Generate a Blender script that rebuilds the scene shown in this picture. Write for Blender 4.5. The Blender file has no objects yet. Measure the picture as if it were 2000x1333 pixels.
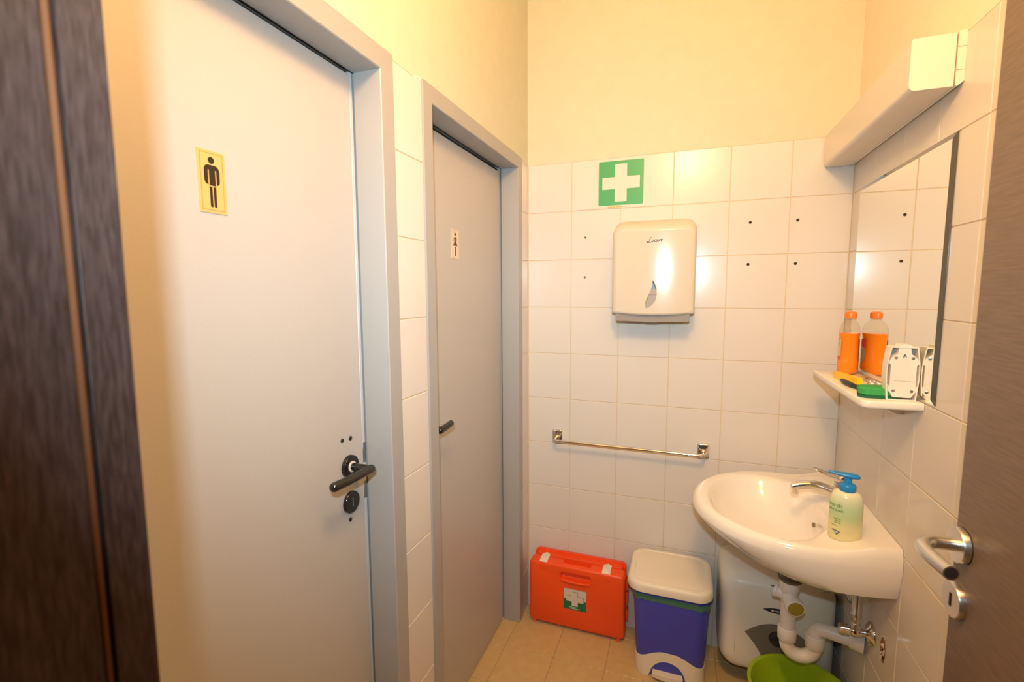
import bpy, bmesh, math, random
from mathutils import Vector, Matrix

random.seed(7)
PI = math.pi
SC = bpy.context.scene
COL = SC.collection
W = 1.1838            # room width
TOPZ = 1.9898         # top edge of the wall tiling
CEIL = 2.85

# ------------------------------------------------------------------ camera
def make_camera():
    yaw, pitch, roll = 0.3503, -0.1019, -0.0047
    cd = bpy.data.cameras.new('camera')
    cd.sensor_fit = 'HORIZONTAL'; cd.sensor_width = 36.0
    cd.lens = 930.667 * 36.0 / 2000.0
    cd.clip_start = 0.01; cd.clip_end = 50
    cd.dof.use_dof = True; cd.dof.focus_distance = 1.55; cd.dof.aperture_fstop = 5.0
    cam = bpy.data.objects.new('camera', cd); COL.objects.link(cam)
    ca, sa = math.cos(yaw), math.sin(yaw)
    f = Vector((-sa * math.cos(pitch) * -1, ca * math.cos(pitch), math.sin(pitch)))
    f = Vector((-sa * math.cos(pitch), ca * math.cos(pitch), math.sin(pitch)))
    r = Vector((ca, sa, 0)); u = r.cross(f)
    r2 = math.cos(roll) * r + math.sin(roll) * u
    u2 = -math.sin(roll) * r + math.cos(roll) * u
    m = Matrix((r2, u2, -f)).transposed().to_4x4()
    m.translation = Vector((0.653, -1.9944, 1.455))
    cam.matrix_world = m
    SC.camera = cam
make_camera()

# ------------------------------------------------------------------ world and lights
wd = bpy.data.worlds.new('world'); SC.world = wd; wd.use_nodes = True
wd.node_tree.nodes['Background'].inputs[0].default_value = (1.0, 0.80, 0.58, 1)
wd.node_tree.nodes['Background'].inputs[1].default_value = 0.08

def point_light(name, loc, power, color, radius):
    l = bpy.data.lights.new(name, 'POINT'); l.energy = power; l.color = color
    l.shadow_soft_size = radius
    o = bpy.data.objects.new(name, l); o.location = loc; COL.objects.link(o); return o
# warm wall lamp high above the entrance (behind the photographer)
point_light('wall_lamp_light', (0.64, -1.64, 2.36), 47.5, (1.0, 0.585, 0.255), 0.11)
# the camera's own small flash, just above and behind the lens
fl = bpy.data.lights.new('camera_flash', 'AREA'); fl.shape = 'SQUARE'; fl.size = 0.036
fl.energy = 8.0; fl.color = (0.68, 0.92, 1.04); fl.spread = math.radians(100)
fo = bpy.data.objects.new('camera_flash', fl); COL.objects.link(fo)
fo.location = (0.648, -2.045, 1.62)
fo.rotation_euler = Vector((-0.29, 0.95, -0.08)).to_track_quat('-Z', 'Y').to_euler()

SC.view_settings.view_transform = 'Standard'
SC.view_settings.look = 'None'
SC.view_settings.gamma = 1.0
SC.view_settings.use_curve_mapping = False
SC.view_settings.exposure = -0.04
SC.cycles.use_denoising = True
SC.cycles.max_bounces = 10
SC.cycles.diffuse_bounces = 6
SC.cycles.transparent_max_bounces = 12

# ------------------------------------------------------------------ materials
MATS = {}
def mat(name, color, rough=0.5, metal=0.0, spec=0.5, coat=0.0, trans=0.0, alpha=1.0, sss=0.0, ior=1.45):
    m = bpy.data.materials.new(name); m.use_nodes = True
    b = m.node_tree.nodes['Principled BSDF']
    b.inputs['Base Color'].default_value = (*color, 1)
    b.inputs['Roughness'].default_value = rough
    b.inputs['Metallic'].default_value = metal
    b.inputs['Specular IOR Level'].default_value = spec
    b.inputs['Coat Weight'].default_value = coat
    b.inputs['Coat Roughness'].default_value = 0.08
    b.inputs['Transmission Weight'].default_value = trans
    b.inputs['Alpha'].default_value = alpha
    b.inputs['IOR'].default_value = ior
    if sss:
        b.inputs['Subsurface Weight'].default_value = sss
        b.inputs['Subsurface Radius'].default_value = (0.02, 0.02, 0.02)
        b.inputs['Subsurface Scale'].default_value = 0.5
    MATS[name] = m
    return m

def noise_color(m, c0, c1, scale=(1, 1, 1), detail=4, lo=0.35, hi=0.65, bump=0.0, nscale=1.0, dist=0.002):
    """mix two base colours by noise on object-space coordinates, optional fine bump"""
    nt = m.node_tree; N = nt.nodes; L = nt.links; b = N['Principled BSDF']
    tc = N.new('ShaderNodeNewGeometry'); mp = N.new('ShaderNodeMapping'); mp.inputs['Scale'].default_value = scale
    nz = N.new('ShaderNodeTexNoise'); nz.inputs['Scale'].default_value = nscale; nz.inputs['Detail'].default_value = detail
    cr = N.new('ShaderNodeValToRGB')
    cr.color_ramp.elements[0].position = lo; cr.color_ramp.elements[0].color = (*c0, 1)
    cr.color_ramp.elements[1].position = hi; cr.color_ramp.elements[1].color = (*c1, 1)
    L.new(tc.outputs['Position'], mp.inputs['Vector']); L.new(mp.outputs['Vector'], nz.inputs['Vector'])
    L.new(nz.outputs['Fac'], cr.inputs['Fac']); L.new(cr.outputs['Color'], b.inputs['Base Color'])
    if bump:
        bp = N.new('ShaderNodeBump'); bp.inputs['Strength'].default_value = bump; bp.inputs['Distance'].default_value = dist
        L.new(nz.outputs['Fac'], bp.inputs['Height']); L.new(bp.outputs['Normal'], b.inputs['Normal'])
    return m

def fine_bump(m, scale=900, strength=0.1, dist=0.0005, stretch=(1, 1, 1)):
    nt = m.node_tree; N = nt.nodes; L = nt.links; b = N['Principled BSDF']
    tc = N.new('ShaderNodeNewGeometry'); mp = N.new('ShaderNodeMapping'); mp.inputs['Scale'].default_value = stretch
    nz = N.new('ShaderNodeTexNoise'); nz.inputs['Scale'].default_value = scale; nz.inputs['Detail'].default_value = 2
    bp = N.new('ShaderNodeBump'); bp.inputs['Strength'].default_value = strength; bp.inputs['Distance'].default_value = dist
    L.new(tc.outputs['Position'], mp.inputs['Vector']); L.new(mp.outputs['Vector'], nz.inputs['Vector'])
    L.new(nz.outputs['Fac'], bp.inputs['Height']); L.new(bp.outputs['Normal'], b.inputs['Normal'])
    return m

M_tile = mat('tile_glaze', (0.675, 0.625, 0.575), 0.18, spec=0.32)
M_grout = mat('grout', (0.66, 0.51, 0.33), 0.9)
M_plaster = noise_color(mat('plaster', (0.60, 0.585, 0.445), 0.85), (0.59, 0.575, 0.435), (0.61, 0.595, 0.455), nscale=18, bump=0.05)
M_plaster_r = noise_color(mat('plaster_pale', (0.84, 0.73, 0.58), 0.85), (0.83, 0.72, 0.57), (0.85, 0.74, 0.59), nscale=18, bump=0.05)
M_ceil = mat('ceiling_paint', (0.7, 0.68, 0.63), 0.9)
M_ftile = noise_color(mat('floor_tile', (0.57, 0.41, 0.20), 0.35), (0.55, 0.40, 0.19), (0.60, 0.44, 0.22), nscale=30)
M_fgrout = mat('floor_grout', (0.42, 0.27, 0.13), 0.9)
M_door = fine_bump(noise_color(mat('door_laminate', (0.465, 0.44, 0.42), 0.34), (0.455, 0.43, 0.41), (0.48, 0.455, 0.435), nscale=500, detail=2), 700, 0.12)
M_frame = fine_bump(mat('frame_paint', (0.37, 0.355, 0.345), 0.36), 900, 0.10)
M_dark = mat('shadow_gap', (0.02, 0.018, 0.016), 0.8)
M_steelstrip = mat('frame_rebate', (0.50, 0.52, 0.55), 0.35)
M_strike = mat('strike_metal', (0.22, 0.23, 0.25), 0.35, metal=0.6)
M_wenge = noise_color(mat('wenge_veneer', (0.07, 0.045, 0.04), 0.46, spec=0.42), (0.024, 0.013, 0.011), (0.060, 0.037, 0.033), scale=(70, 70, 9), detail=6, lo=0.35, hi=0.75, bump=0.25, nscale=6, dist=0.001)
M_seal = mat('seal_rubber', (0.13, 0.045, 0.016), 0.75, spec=0.25)
M_entry = noise_color(mat('entry_veneer', (0.16, 0.11, 0.08), 0.45), (0.150, 0.102, 0.076), (0.205, 0.145, 0.108), scale=(4, 4, 60), detail=6, lo=0.3, hi=0.7, bump=0.2, nscale=5, dist=0.0008)
M_chrome = mat('chrome', (0.78, 0.76, 0.74), 0.07, metal=1.0)
M_satin = mat('satin_steel', (0.68, 0.66, 0.63), 0.28, metal=1.0)
M_black = mat('black_chrome', (0.012, 0.010, 0.009), 0.16, spec=0.5, coat=0.25)
M_blackp = mat('black_plastic', (0.015, 0.014, 0.014), 0.4)
M_ring = mat('pale_ring', (0.75, 0.72, 0.66), 0.4)
M_gold = mat('gold_plate', (0.80, 0.53, 0.20), 0.38, metal=0.35)
M_cream = mat('cream_plate', (0.66, 0.58, 0.47), 0.4)
M_picto = mat('pictogram_brown', (0.024, 0.014, 0.009), 0.5)
M_picto2 = mat('pictogram_maroon', (0.11, 0.035, 0.025), 0.5)
M_line = mat('plate_line', (0.40, 0.17, 0.06), 0.5)
M_green = mat('sign_green', (0.05, 0.34, 0.13), 0.35)
M_white = mat('sign_white', (0.68, 0.60, 0.53), 0.4)
M_orangeprint = mat('orange_print', (0.85, 0.35, 0.04), 0.5)
M_greyprint = mat('grey_print', (0.25, 0.22, 0.20), 0.6)
M_disp = mat('dispenser_plastic', (0.62, 0.55, 0.45), 0.15)
M_tray = mat('tray_grey', (0.27, 0.225, 0.185), 0.5)
M_navy = mat('navy_print', (0.03, 0.025, 0.05), 0.5)
M_winblue = mat('window_blue', (0.10, 0.20, 0.36), 0.35)
M_winpaper = mat('window_paper', (0.34, 0.28, 0.23), 0.45)
M_winpaper2 = mat('window_paper_dark', (0.22, 0.18, 0.16), 0.45)
M_ceramic = mat('sanitary_ceramic', (0.88, 0.82, 0.74), 0.10, coat=0.5)
M_pvc = mat('white_pvc', (0.82, 0.76, 0.70), 0.35)
M_gasket = mat('gasket_grey', (0.17, 0.17, 0.15), 0.5, metal=0.5)
M_yellowcap = mat('mustard_cap', (0.36, 0.27, 0.03), 0.45)
M_heater = mat('heater_white', (0.76, 0.72, 0.65), 0.30)
M_hgrey = mat('heater_grey', (0.20, 0.17, 0.14), 0.45)
M_hknob = mat('heater_knob', (0.035, 0.03, 0.028), 0.4)
M_lime = mat('lime_plastic', (0.36, 0.52, 0.015), 0.30, sss=0.15)
M_orange = fine_bump(mat('orange_plastic', (0.90, 0.085, 0.012), 0.32), 600, 0.15)
M_latch = mat('latch_ivory', (0.80, 0.72, 0.60), 0.4)
M_stgreen = mat('sticker_green', (0.01, 0.16, 0.06), 0.4)
M_blue = mat('bin_blue', (0.055, 0.065, 0.48), 0.38)
M_binwhite = mat('bin_white', (0.80, 0.73, 0.61), 0.4)
M_liner = mat('green_liner', (0.07, 0.20, 0.13), 0.25, alpha=0.85)
M_liner_b = mat('blue_liner', (0.05, 0.10, 0.28), 0.3)
M_shelf = mat('shelf_white', (0.86, 0.81, 0.72), 0.25)
M_mirror = mat('mirror_silver', (0.90, 0.90, 0.86), 0.0, metal=1.0)
M_bevel_refl = mat('bevel_dark_reflection', (0.085, 0.08, 0.065), 0.15)
M_lampb = mat('lamp_body', (0.74, 0.67, 0.58), 0.35)
M_lampb2 = mat('lamp_base', (0.74, 0.67, 0.56), 0.4)
def clear_mat():
    m = mat('clear_plastic', (0.95, 0.93, 0.88), 0.05)
    nt = m.node_tree; N = nt.nodes; L = nt.links
    tr = N.new('ShaderNodeBsdfTransparent'); tr.inputs[0].default_value = (0.96, 0.94, 0.90, 1)
    gl = N.new('ShaderNodeBsdfGlossy'); gl.inputs['Roughness'].default_value = 0.06
    lf = N.new('ShaderNodeLayerWeight'); lf.inputs['Blend'].default_value = 0.5
    pw = N.new('ShaderNodeMath'); pw.operation = 'POWER'; pw.inputs[1].default_value = 4.0
    lw = N.new('ShaderNodeMath'); lw.operation = 'MULTIPLY_ADD'; lw.inputs[1].default_value = 0.25; lw.inputs[2].default_value = 0.03
    L.new(lf.outputs['Facing'], pw.inputs[0]); L.new(pw.outputs[0], lw.inputs[0])
    mx = N.new('ShaderNodeMixShader')
    L.new(lw.outputs[0], mx.inputs[0]); L.new(tr.outputs[0], mx.inputs[1]); L.new(gl.outputs[0], mx.inputs[2])
    L.new(mx.outputs[0], N['Material Output'].inputs['Surface'])
    return m
M_clear = clear_mat()
M_juice = mat('orange_liquid', (1.0, 0.27, 0.006), 0.18)
M_ocap = mat('orange_cap', (0.95, 0.20, 0.012), 0.3)
M_lab1 = mat('label_print', (0.75, 0.55, 0.30), 0.4)
M_lab2 = mat('label_red', (0.75, 0.08, 0.03), 0.4)
M_lab3 = mat('label_beige', (0.55, 0.42, 0.32), 0.4)
M_labg = mat('label_green', (0.45, 0.55, 0.22), 0.4)
M_yel = mat('yellow_plastic', (0.92, 0.56, 0.01), 0.35)
M_spg = fine_bump(mat('sponge_green', (0.05, 0.36, 0.09), 0.9), 500, 0.6, 0.002)
M_spd = mat('scour_dark_green', (0.015, 0.13, 0.06), 0.95)
M_hole = mat('hole_dark', (0.05, 0.02, 0.015), 0.9)
M_plug = mat('plug_grey', (0.35, 0.28, 0.24), 0.7)
M_dev = mat('device_plastic', (0.84, 0.78, 0.69), 0.35)
M_devin = mat('device_inner', (0.42, 0.41, 0.42), 0.5)
M_bluep = mat('pump_blue', (0.02, 0.26, 0.62), 0.3)
M_chip = mat('chip_white', (0.85, 0.72, 0.62), 0.9)
M_chipb = mat('chip_brown', (0.28, 0.14, 0.07), 0.95)
M_brownlab = mat('brown_label', (0.25, 0.12, 0.08), 0.6)
M_prtgreen = mat('print_green', (0.22, 0.33, 0.05), 0.5)
M_prtdark = mat('print_dark', (0.10, 0.08, 0.07), 0.5)
M_prtsilver = mat('print_silver', (0.50, 0.48, 0.44), 0.5)

# soap bottle: its own liquid shades from pale at the shoulder through green to pale yellow
def soap_mat():
    m = mat('soap_bottle', (0.7, 0.75, 0.5), 0.25, sss=0.3)
    nt = m.node_tree; N = nt.nodes; L = nt.links; b = N['Principled BSDF']
    g = N.new('ShaderNodeNewGeometry'); s = N.new('ShaderNodeSeparateXYZ'); mr = N.new('ShaderNodeMapRange')
    mr.inputs['From Min'].default_value = 0.79; mr.inputs['From Max'].default_value = 0.935
    cr = N.new('ShaderNodeValToRGB'); e = cr.color_ramp.elements
    e[0].position = 0.0; e[0].color = (0.80, 0.70, 0.36, 1)
    e[1].position = 1.0; e[1].color = (0.80, 0.78, 0.58, 1)
    for p, c in ((0.28, (0.80, 0.73, 0.40, 1)), (0.48, (0.56, 0.68, 0.36, 1)), (0.64, (0.56, 0.72, 0.44, 1)), (0.84, (0.74, 0.75, 0.52, 1))):
        x = e.new(p); x.color = c
    L.new(g.outputs['Position'], s.inputs[0]); L.new(s.outputs['Z'], mr.inputs['Value'])
    L.new(mr.outputs['Result'], cr.inputs['Fac']); L.new(cr.outputs['Color'], b.inputs['Base Color'])
    return m
M_soap = soap_mat()

# ------------------------------------------------------------------ mesh helpers
def new(): return bmesh.new()

def add_box(bm, x0, x1, y0, y1, z0, z1, bev=0.0, seg=1):
    t = bmesh.new()
    bmesh.ops.create_cube(t, size=1.0)
    for v in t.verts:
        v.co = Vector(((x0 + x1) / 2 + v.co.x * (x1 - x0), (y0 + y1) / 2 + v.co.y * (y1 - y0), (z0 + z1) / 2 + v.co.z * (z1 - z0)))
    if bev:
        bmesh.ops.bevel(t, geom=t.edges[:], offset=bev, segments=seg, profile=0.6, affect='EDGES')
    merge(bm, t)
    return bm

def merge(bm, t):
    me = bpy.data.meshes.new('tmp'); t.to_mesh(me); t.free(); bm.from_mesh(me); bpy.data.meshes.remove(me)

def transform_new(bm, n0, M):
    bm.verts.ensure_lookup_table()
    for v in bm.verts[n0:]: v.co = M @ v.co

def loft(bm, rings, cap0=True, cap1=True, closed=True):
    V = [[bm.verts.new(Vector(p)) for p in r] for r in rings]
    n = len(V[0])
    for a, b in zip(V, V[1:]):
        for i in range(n if closed else n - 1):
            j = (i + 1) % n
            try: bm.faces.new((a[i], a[j], b[j], b[i]))
            except ValueError: pass
    if cap0: bm.faces.new(V[0][::-1])
    if cap1: bm.faces.new(V[-1])
    return bm

def rrect(cx, cy, hx, hy, r, n=6):
    pts = []
    for sx, sy, a0 in ((1, 1, 0), (-1, 1, PI / 2), (-1, -1, PI), (1, -1, 1.5 * PI)):
        for i in range(n + 1):
            a = a0 + PI / 2 * i / n
            pts.append((cx + sx * (hx - r) + r * math.cos(a), cy + sy * (hy - r) + r * math.sin(a)))
    return pts

def frame_of(d):
    d = Vector(d).normalized()
    a = Vector((0, 0, 1)) if abs(d.z) < 0.9 else Vector((1, 0, 0))
    x = a.cross(d).normalized(); y = d.cross(x)
    return x, y, d

def lathe(bm, prof, origin, axis=(0, 0, 1), n=24, cap0=True, cap1=True, sx=1.0, sy=1.0, rot=0.0):
    x, y, d = frame_of(axis)
    if abs(Vector(axis).normalized().z) > 0.99: x, y = Vector((1, 0, 0)), Vector((0, 1, 0)) * (1 if axis[2] > 0 else -1)
    o = Vector(origin); rings = []
    for r, h in prof:
        rr = []
        for i in range(n):
            a = 2 * PI * i / n
            px, py = max(r, 1e-5) * math.cos(a) * sx, max(r, 1e-5) * math.sin(a) * sy
            qx = px * math.cos(rot) - py * math.sin(rot); qy = px * math.sin(rot) + py * math.cos(rot)
            rr.append(o + x * qx + y * qy + d * h)
        rings.append(rr)
    return loft(bm, rings, cap0, cap1)

def cyl(bm, p0, p1, r, n=20, bev=0.0):
    p0, p1 = Vector(p0), Vector(p1); L = (p1 - p0).length
    if bev: prof = [(r - bev, 0), (r, bev), (r, L - bev), (r - bev, L)]
    else: prof = [(r, 0), (r, L)]
    return lathe(bm, prof, p0, p1 - p0, n)

def spline(pts, n=8):
    P = [Vector(p) for p in pts]; out = []
    for i in range(len(P) - 1):
        p0 = P[max(i - 1, 0)]; p1 = P[i]; p2 = P[i + 1]; p3 = P[min(i + 2, len(P) - 1)]
        for k in range(n):
            t = k / n
            out.append(0.5 * ((2 * p1) + (p2 - p0) * t + (2 * p0 - 5 * p1 + 4 * p2 - p3) * t * t + (3 * p1 - p0 - 3 * p2 + p3) * t ** 3))
    out.append(P[-1]); return out

def tube(bm, pts, r, n=14, caps=True, sx=1.0, sy=1.0, round_ends=False):
    P = [Vector(p) for p in pts]
    rs = [r(i / (len(P) - 1)) for i in range(len(P))] if callable(r) else [r] * len(P)
    T = [(P[min(i + 1, len(P) - 1)] - P[max(i - 1, 0)]).normalized() for i in range(len(P))]
    x, y, d = frame_of(T[0]); rings = []
    if round_ends:
        for k in (0.0, 0.35, 0.7):
            q = math.sqrt(max(1 - (1 - k) ** 2, 0.0))
            rings.append([P[0] - T[0] * rs[0] * (1 - k) + (x * math.cos(2 * PI * i / n) + y * math.sin(2 * PI * i / n)) * max(rs[0] * q, 1e-4) for i in range(n)])
    for i, p in enumerate(P):
        if i:
            x = (x - T[i] * x.dot(T[i])).normalized(); y = T[i].cross(x)
        rings.append([p + x * math.cos(2 * PI * k / n) * rs[i] * sx + y * math.sin(2 * PI * k / n) * rs[i] * sy for k in range(n)])
    if round_ends:
        for k in (0.7, 0.35, 0.0):
            q = math.sqrt(max(1 - (1 - k) ** 2, 0.0))
            rings.append([P[-1] + T[-1] * rs[-1] * (1 - k) + (x * math.cos(2 * PI * i / n) + y * math.sin(2 * PI * i / n)) * max(rs[-1] * q, 1e-4) for i in range(n)])
    return loft(bm, rings, caps, caps)

def prism(bm, poly, M, depth):
    """extrude a 2-D polygon (u,v) from w=0 to w=depth, placed by matrix M (columns u,v,w)"""
    a = [bm.verts.new(M @ Vector((u, v, 0))) for u, v in poly]
    b = [bm.verts.new(M @ Vector((u, v, depth))) for u, v in poly]
    n = len(poly)
    bm.faces.new(a[::-1]); bm.faces.new(b)
    for i in range(n): bm.faces.new((a[i], a[(i + 1) % n], b[(i + 1) % n], b[i]))
    return bm

def plane_m(origin, u, v):
    u = Vector(u).normalized(); v = Vector(v).normalized(); w = u.cross(v)
    m = Matrix((u, v, w)).transposed().to_4x4(); m.translation = Vector(origin); return m
def on_back(x, y, z): return plane_m((x, y, z), (1, 0, 0), (0, 0, 1))       # faces -y
def on_left(x, y, z): return plane_m((x, y, z), (0, 1, 0), (0, 0, 1))       # faces +x
def on_right(x, y, z): return plane_m((x, y, z), (0, -1, 0), (0, 0, 1))     # faces -x

def circle2(cx, cy, r, n=20, ry=None): return [(cx + r * math.cos(2 * PI * i / n), cy + (ry or r) * math.sin(2 * PI * i / n)) for i in range(n)]
def rect2(x0, x1, y0, y1): return [(x0, y0), (x1, y0), (x1, y1), (x0, y1)]

# ------------------------------------------------------------------ object helpers
def root_loc(p):
    v = Vector((0, 0, 0))
    while p is not None: v += Vector(p.location); p = p.parent
    return v

def finish(name, bm, material, parent=None, origin=None, angle=38, smooth=True):
    base = root_loc(parent) if parent else Vector(origin or (0, 0, 0))
    for v in bm.verts: v.co -= base
    bmesh.ops.recalc_face_normals(bm, faces=bm.faces[:])
    me = bpy.data.meshes.new(name); bm.to_mesh(me); bm.free()
    if smooth:
        for p in me.polygons: p.use_smooth = True
        me.set_sharp_from_angle(angle=math.radians(angle))
    me.materials.append(material)
    o = bpy.data.objects.new(name, me); COL.objects.link(o)
    if parent: o.parent = parent
    else: o.location = base
    return o

def tag(o, label=None, cat=None, group=None, kind=None):
    if label: o['label'] = label
    if cat: o['category'] = cat
    if group: o['group'] = group
    if kind: o['kind'] = kind
    return o

def thing(name, loc, label, cat, group=None, kind=None):
    o = bpy.data.objects.new(name, None); o.empty_display_size = 0.05; COL.objects.link(o)
    o.location = loc
    return tag(o, label, cat, group, kind)

def text_bm(bm, s, M, size, depth=0.0004, shear=0.0, mirror=False, align='LEFT', spacing=1.0, bold=0.0):
    cu = bpy.data.curves.new('txt', 'FONT'); cu.body = s; cu.size = size; cu.shear = shear
    cu.extrude = depth / 2; cu.offset = bold; cu.align_x = align; cu.resolution_u = 3; cu.space_character = spacing
    ob = bpy.data.objects.new('txt', cu); COL.objects.link(ob)
    dg = bpy.context.evaluated_depsgraph_get(); dg.update()
    me = bpy.data.meshes.new_from_object(ob.evaluated_get(dg))
    n0 = len(bm.verts); bm.from_mesh(me); bm.verts.ensure_lookup_table()
    for v in bm.verts[n0:]:
        c = v.co.copy()
        if mirror: c.x = -c.x
        v.co = M @ Vector((c.x, c.y, c.z + depth / 2))
    bpy.data.objects.remove(ob); bpy.data.curves.remove(cu); bpy.data.meshes.remove(me)
    return bm

# tiles: one chamfered slab mesh per size, shared by all alike tiles
TILE_MESH = {}
GR = 0.0023
def tile_mesh(w, h, material, t=0.006, ch=0.0012):
    key = (round(w, 4), round(h, 4), material.name)
    if key in TILE_MESH: return TILE_MESH[key]
    w2, h2 = (w - GR) / 2, (h - GR) / 2
    bm = bmesh.new()
    loft(bm, [[(-w2, -h2, -t), (w2, -h2, -t), (w2, h2, -t), (-w2, h2, -t)],
              [(-w2, -h2, -ch), (w2, -h2, -ch), (w2, h2, -ch), (-w2, h2, -ch)],
              [(-w2 + ch, -h2 + ch, 0), (w2 - ch, -h2 + ch, 0), (w2 - ch, h2 - ch, 0), (-w2 + ch, h2 - ch, 0)]], False, True)
    bmesh.ops.recalc_face_normals(bm, faces=bm.faces[:])
    me = bpy.data.meshes.new('tile'); bm.to_mesh(me); bm.free(); me.materials.append(material)
    TILE_MESH[key] = me; return me

def lay_tiles(parent, M, us, vs, material, tilt=0.0016, skip=None):
    """M maps (u,v,n) to world; us, vs are grout-line positions"""
    for i in range(len(us) - 1):
        for j in range(len(vs) - 1):
            if skip and skip(us[i], us[i + 1], vs[j], vs[j + 1]): continue
            me = tile_mesh(us[i + 1] - us[i], vs[j + 1] - vs[j], material)
            o = bpy.data.objects.new('tile', me); COL.objects.link(o); o.parent = parent
            R = Matrix.Rotation(random.gauss(0, tilt), 4, 'X') @ Matrix.Rotation(random.gauss(0, tilt), 4, 'Y')
            T = Matrix.Translation(((us[i] + us[i + 1]) / 2, (vs[j] + vs[j + 1]) / 2, random.uniform(-0.0002, 0.0002)))
            o.matrix_local = Matrix.Translation(-root_loc(parent)) @ M @ T @ R

ROWS = [0.0, 0.1898] + [0.1898 + 0.2 * k for k in range(1, 10)]

# ================================================================== ROOM SHELL
def build_shell():
    # floor
    b = new(); add_box(b, -0.25, 1.45, -3.2, 0.14, -0.10, -0.0016)
    fl_ = finish('floor', b, M_fgrout, smooth=False)
    tag(fl_, 'beige square tiled floor of the small washroom', 'floor', kind='structure')
    xs = [-0.12, -0.008, 0.196, 0.3985, 0.601, 0.803, 1.005, W + 0.004]
    ys = [-2.079 + 0.2 * k for k in range(0, 11)] + [0.006]
    lay_tiles(fl_, plane_m((0, 0, 0), (1, 0, 0), (0, 1, 0)), xs, ys, M_ftile, 0.0008)
    # back wall: grout bed below, plaster above, tiles as parts
    b = new(); add_box(b, -0.12, 1.31, 0.0016, 0.14, -0.02, TOPZ)
    wb = finish('wall_back', b, M_grout, smooth=False); tag(wb, 'back wall with cream tiles below pale yellow plaster', 'wall', kind='structure')
    b = new(); add_box(b, -0.12, 1.31, 0.0008, 0.14, TOPZ, CEIL)
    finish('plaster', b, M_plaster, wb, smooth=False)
    cols = [0.0016, 0.191, 0.3917, 0.5924, 0.7931, 0.9938, W]
    lay_tiles(wb, on_back(0, 0, 0), cols, ROWS, M_tile)
    for (x, z, plugged) in ((0.866, 1.709, 0), (1.020, 1.709, 0), (0.865, 1.555, 0), (1.020, 1.554, 0), (0.251, 1.680, 1), (0.250, 1.516, 1)):
        b = new(); r = 0.0034 if plugged else 0.0042
        lathe(b, [(r * 1.25, -0.0002), (r * 1.25, 0.0006), (r, 0.0009), (r * 0.8, 0.0004)], (x, 0, z), (0, -1, 0), 14)
        o = finish('drill_hole', b, M_hole, wb)
        if plugged:
            b = new(); lathe(b, [(r * 0.55, 0.0), (r * 0.55, 0.0016), (r * 0.3, 0.002)], (x, 0, z), (0, -1, 0), 10)
            finish('wall_plug', b, M_plug, o)
    # right wall
    b = new(); add_box(b, W + 0.0016, W + 0.13, -2.0, 0.0016, -0.02, TOPZ)
    wr = finish('wall_right', b, M_grout, smooth=False); tag(wr, 'right wall of cream tiles behind the washbasin and mirror', 'wall', kind='structure')
    b = new(); add_box(b, W + 0.0008, W + 0.13, -2.0, 0.0008, TOPZ, CEIL)
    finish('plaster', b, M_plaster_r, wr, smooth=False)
    us = [0.0, 0.207, 0.404, 0.597] + [0.597 + 0.2 * k for k in range(1, 6)] + [1.78]
    lay_tiles(wr, on_right(W, 0, 0), us, ROWS, M_tile)
    # chipped hole in the tile under the basin
    rnd = random.Random(3)
    pts = []
    for i in range(18):
        a = 2 * PI * i / 18
        pts.append((0.52 + (0.017 + rnd.uniform(-0.003, 0.003)) * math.cos(a), 0.484 + (0.034 + rnd.uniform(-0.006, 0.006)) * math.sin(a)))
    b = new(); prism(b, pts, on_right(W, 0, 0), 0.0012); ch = finish('chipped_patch', b, M_chipb, wr, smooth=False)
    for k in range(16):
        a = rnd.uniform(0, 2 * PI); q = math.sqrt(rnd.random()) * 0.9
        u = 0.52 + 0.015 * q * math.cos(a); v = 0.480 + 0.031 * q * math.sin(a); s = rnd.uniform(0.002, 0.0055)
        poly = [(u + s * rnd.uniform(0.5, 1.1) * math.cos(t), v + 1.5 * s * rnd.uniform(0.5, 1.1) * math.sin(t)) for t in (0.2, 1.4, 2.6, 3.9, 5.2)]
        b = new(); prism(b, poly, on_right(W - 0.001, 0, 0), rnd.uniform(0.001, 0.003))
        finish('plaster_chip', b, M_chip if k % 3 else M_hole, ch, smooth=False)
    # left wall with the openings of the two doors
    b = new()
    add_box(b, -0.14, -0.0016, -1.006, -0.872, -0.02, TOPZ)
    add_box(b, -0.14, -0.0016, -0.088, 0.0016, -0.02, TOPZ)
    wl = finish('wall_left', b, M_grout, smooth=False); tag(wl, 'left wall with two grey doors and a narrow tiled strip', 'wall', kind='structure')
    b = new(); add_box(b, -0.14, -0.0008, -1.006, -0.872, TOPZ, CEIL); add_box(b, -0.14, -0.0008, -0.088, 0.0008, TOPZ, CEIL)
    add_box(b, -0.14, -0.0008, -0.872, -0.088, 2.0, CEIL); add_box(b, -0.14, -0.0008, -2.0, -1.006, 1.997, CEIL)
    add_box(b, -0.14, -0.0008, -2.0, -1.79, -0.02, 1.997)
    finish('plaster', b, M_plaster, wl, smooth=False)
    lay_tiles(wl, on_left(0, 0, 0), [-1.004, -0.874], ROWS, M_tile)
    lay_tiles(wl, on_left(0, 0, 0), [-0.086, -0.001], ROWS, M_tile)
    b = new()   # broken plaster at the corner of the far frame
    for k in range(9):
        u, v, s = rnd.uniform(-0.905, -0.878), rnd.uniform(1.984, 2.000), rnd.uniform(0.002, 0.005)
        prism(b, [(u + s * math.cos(t) * rnd.uniform(0.6, 1.1), v + s * math.sin(t) * rnd.uniform(0.6, 1.1)) for t in (0.1, 1.3, 2.5, 3.8, 5.0)], on_left(-0.002, 0, 0), rnd.uniform(0.0025, 0.004))
    finish('chipped_plaster', b, M_chip, wl, smooth=False)
    # front wall with the entrance opening, and ceiling
    b = new()
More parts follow.
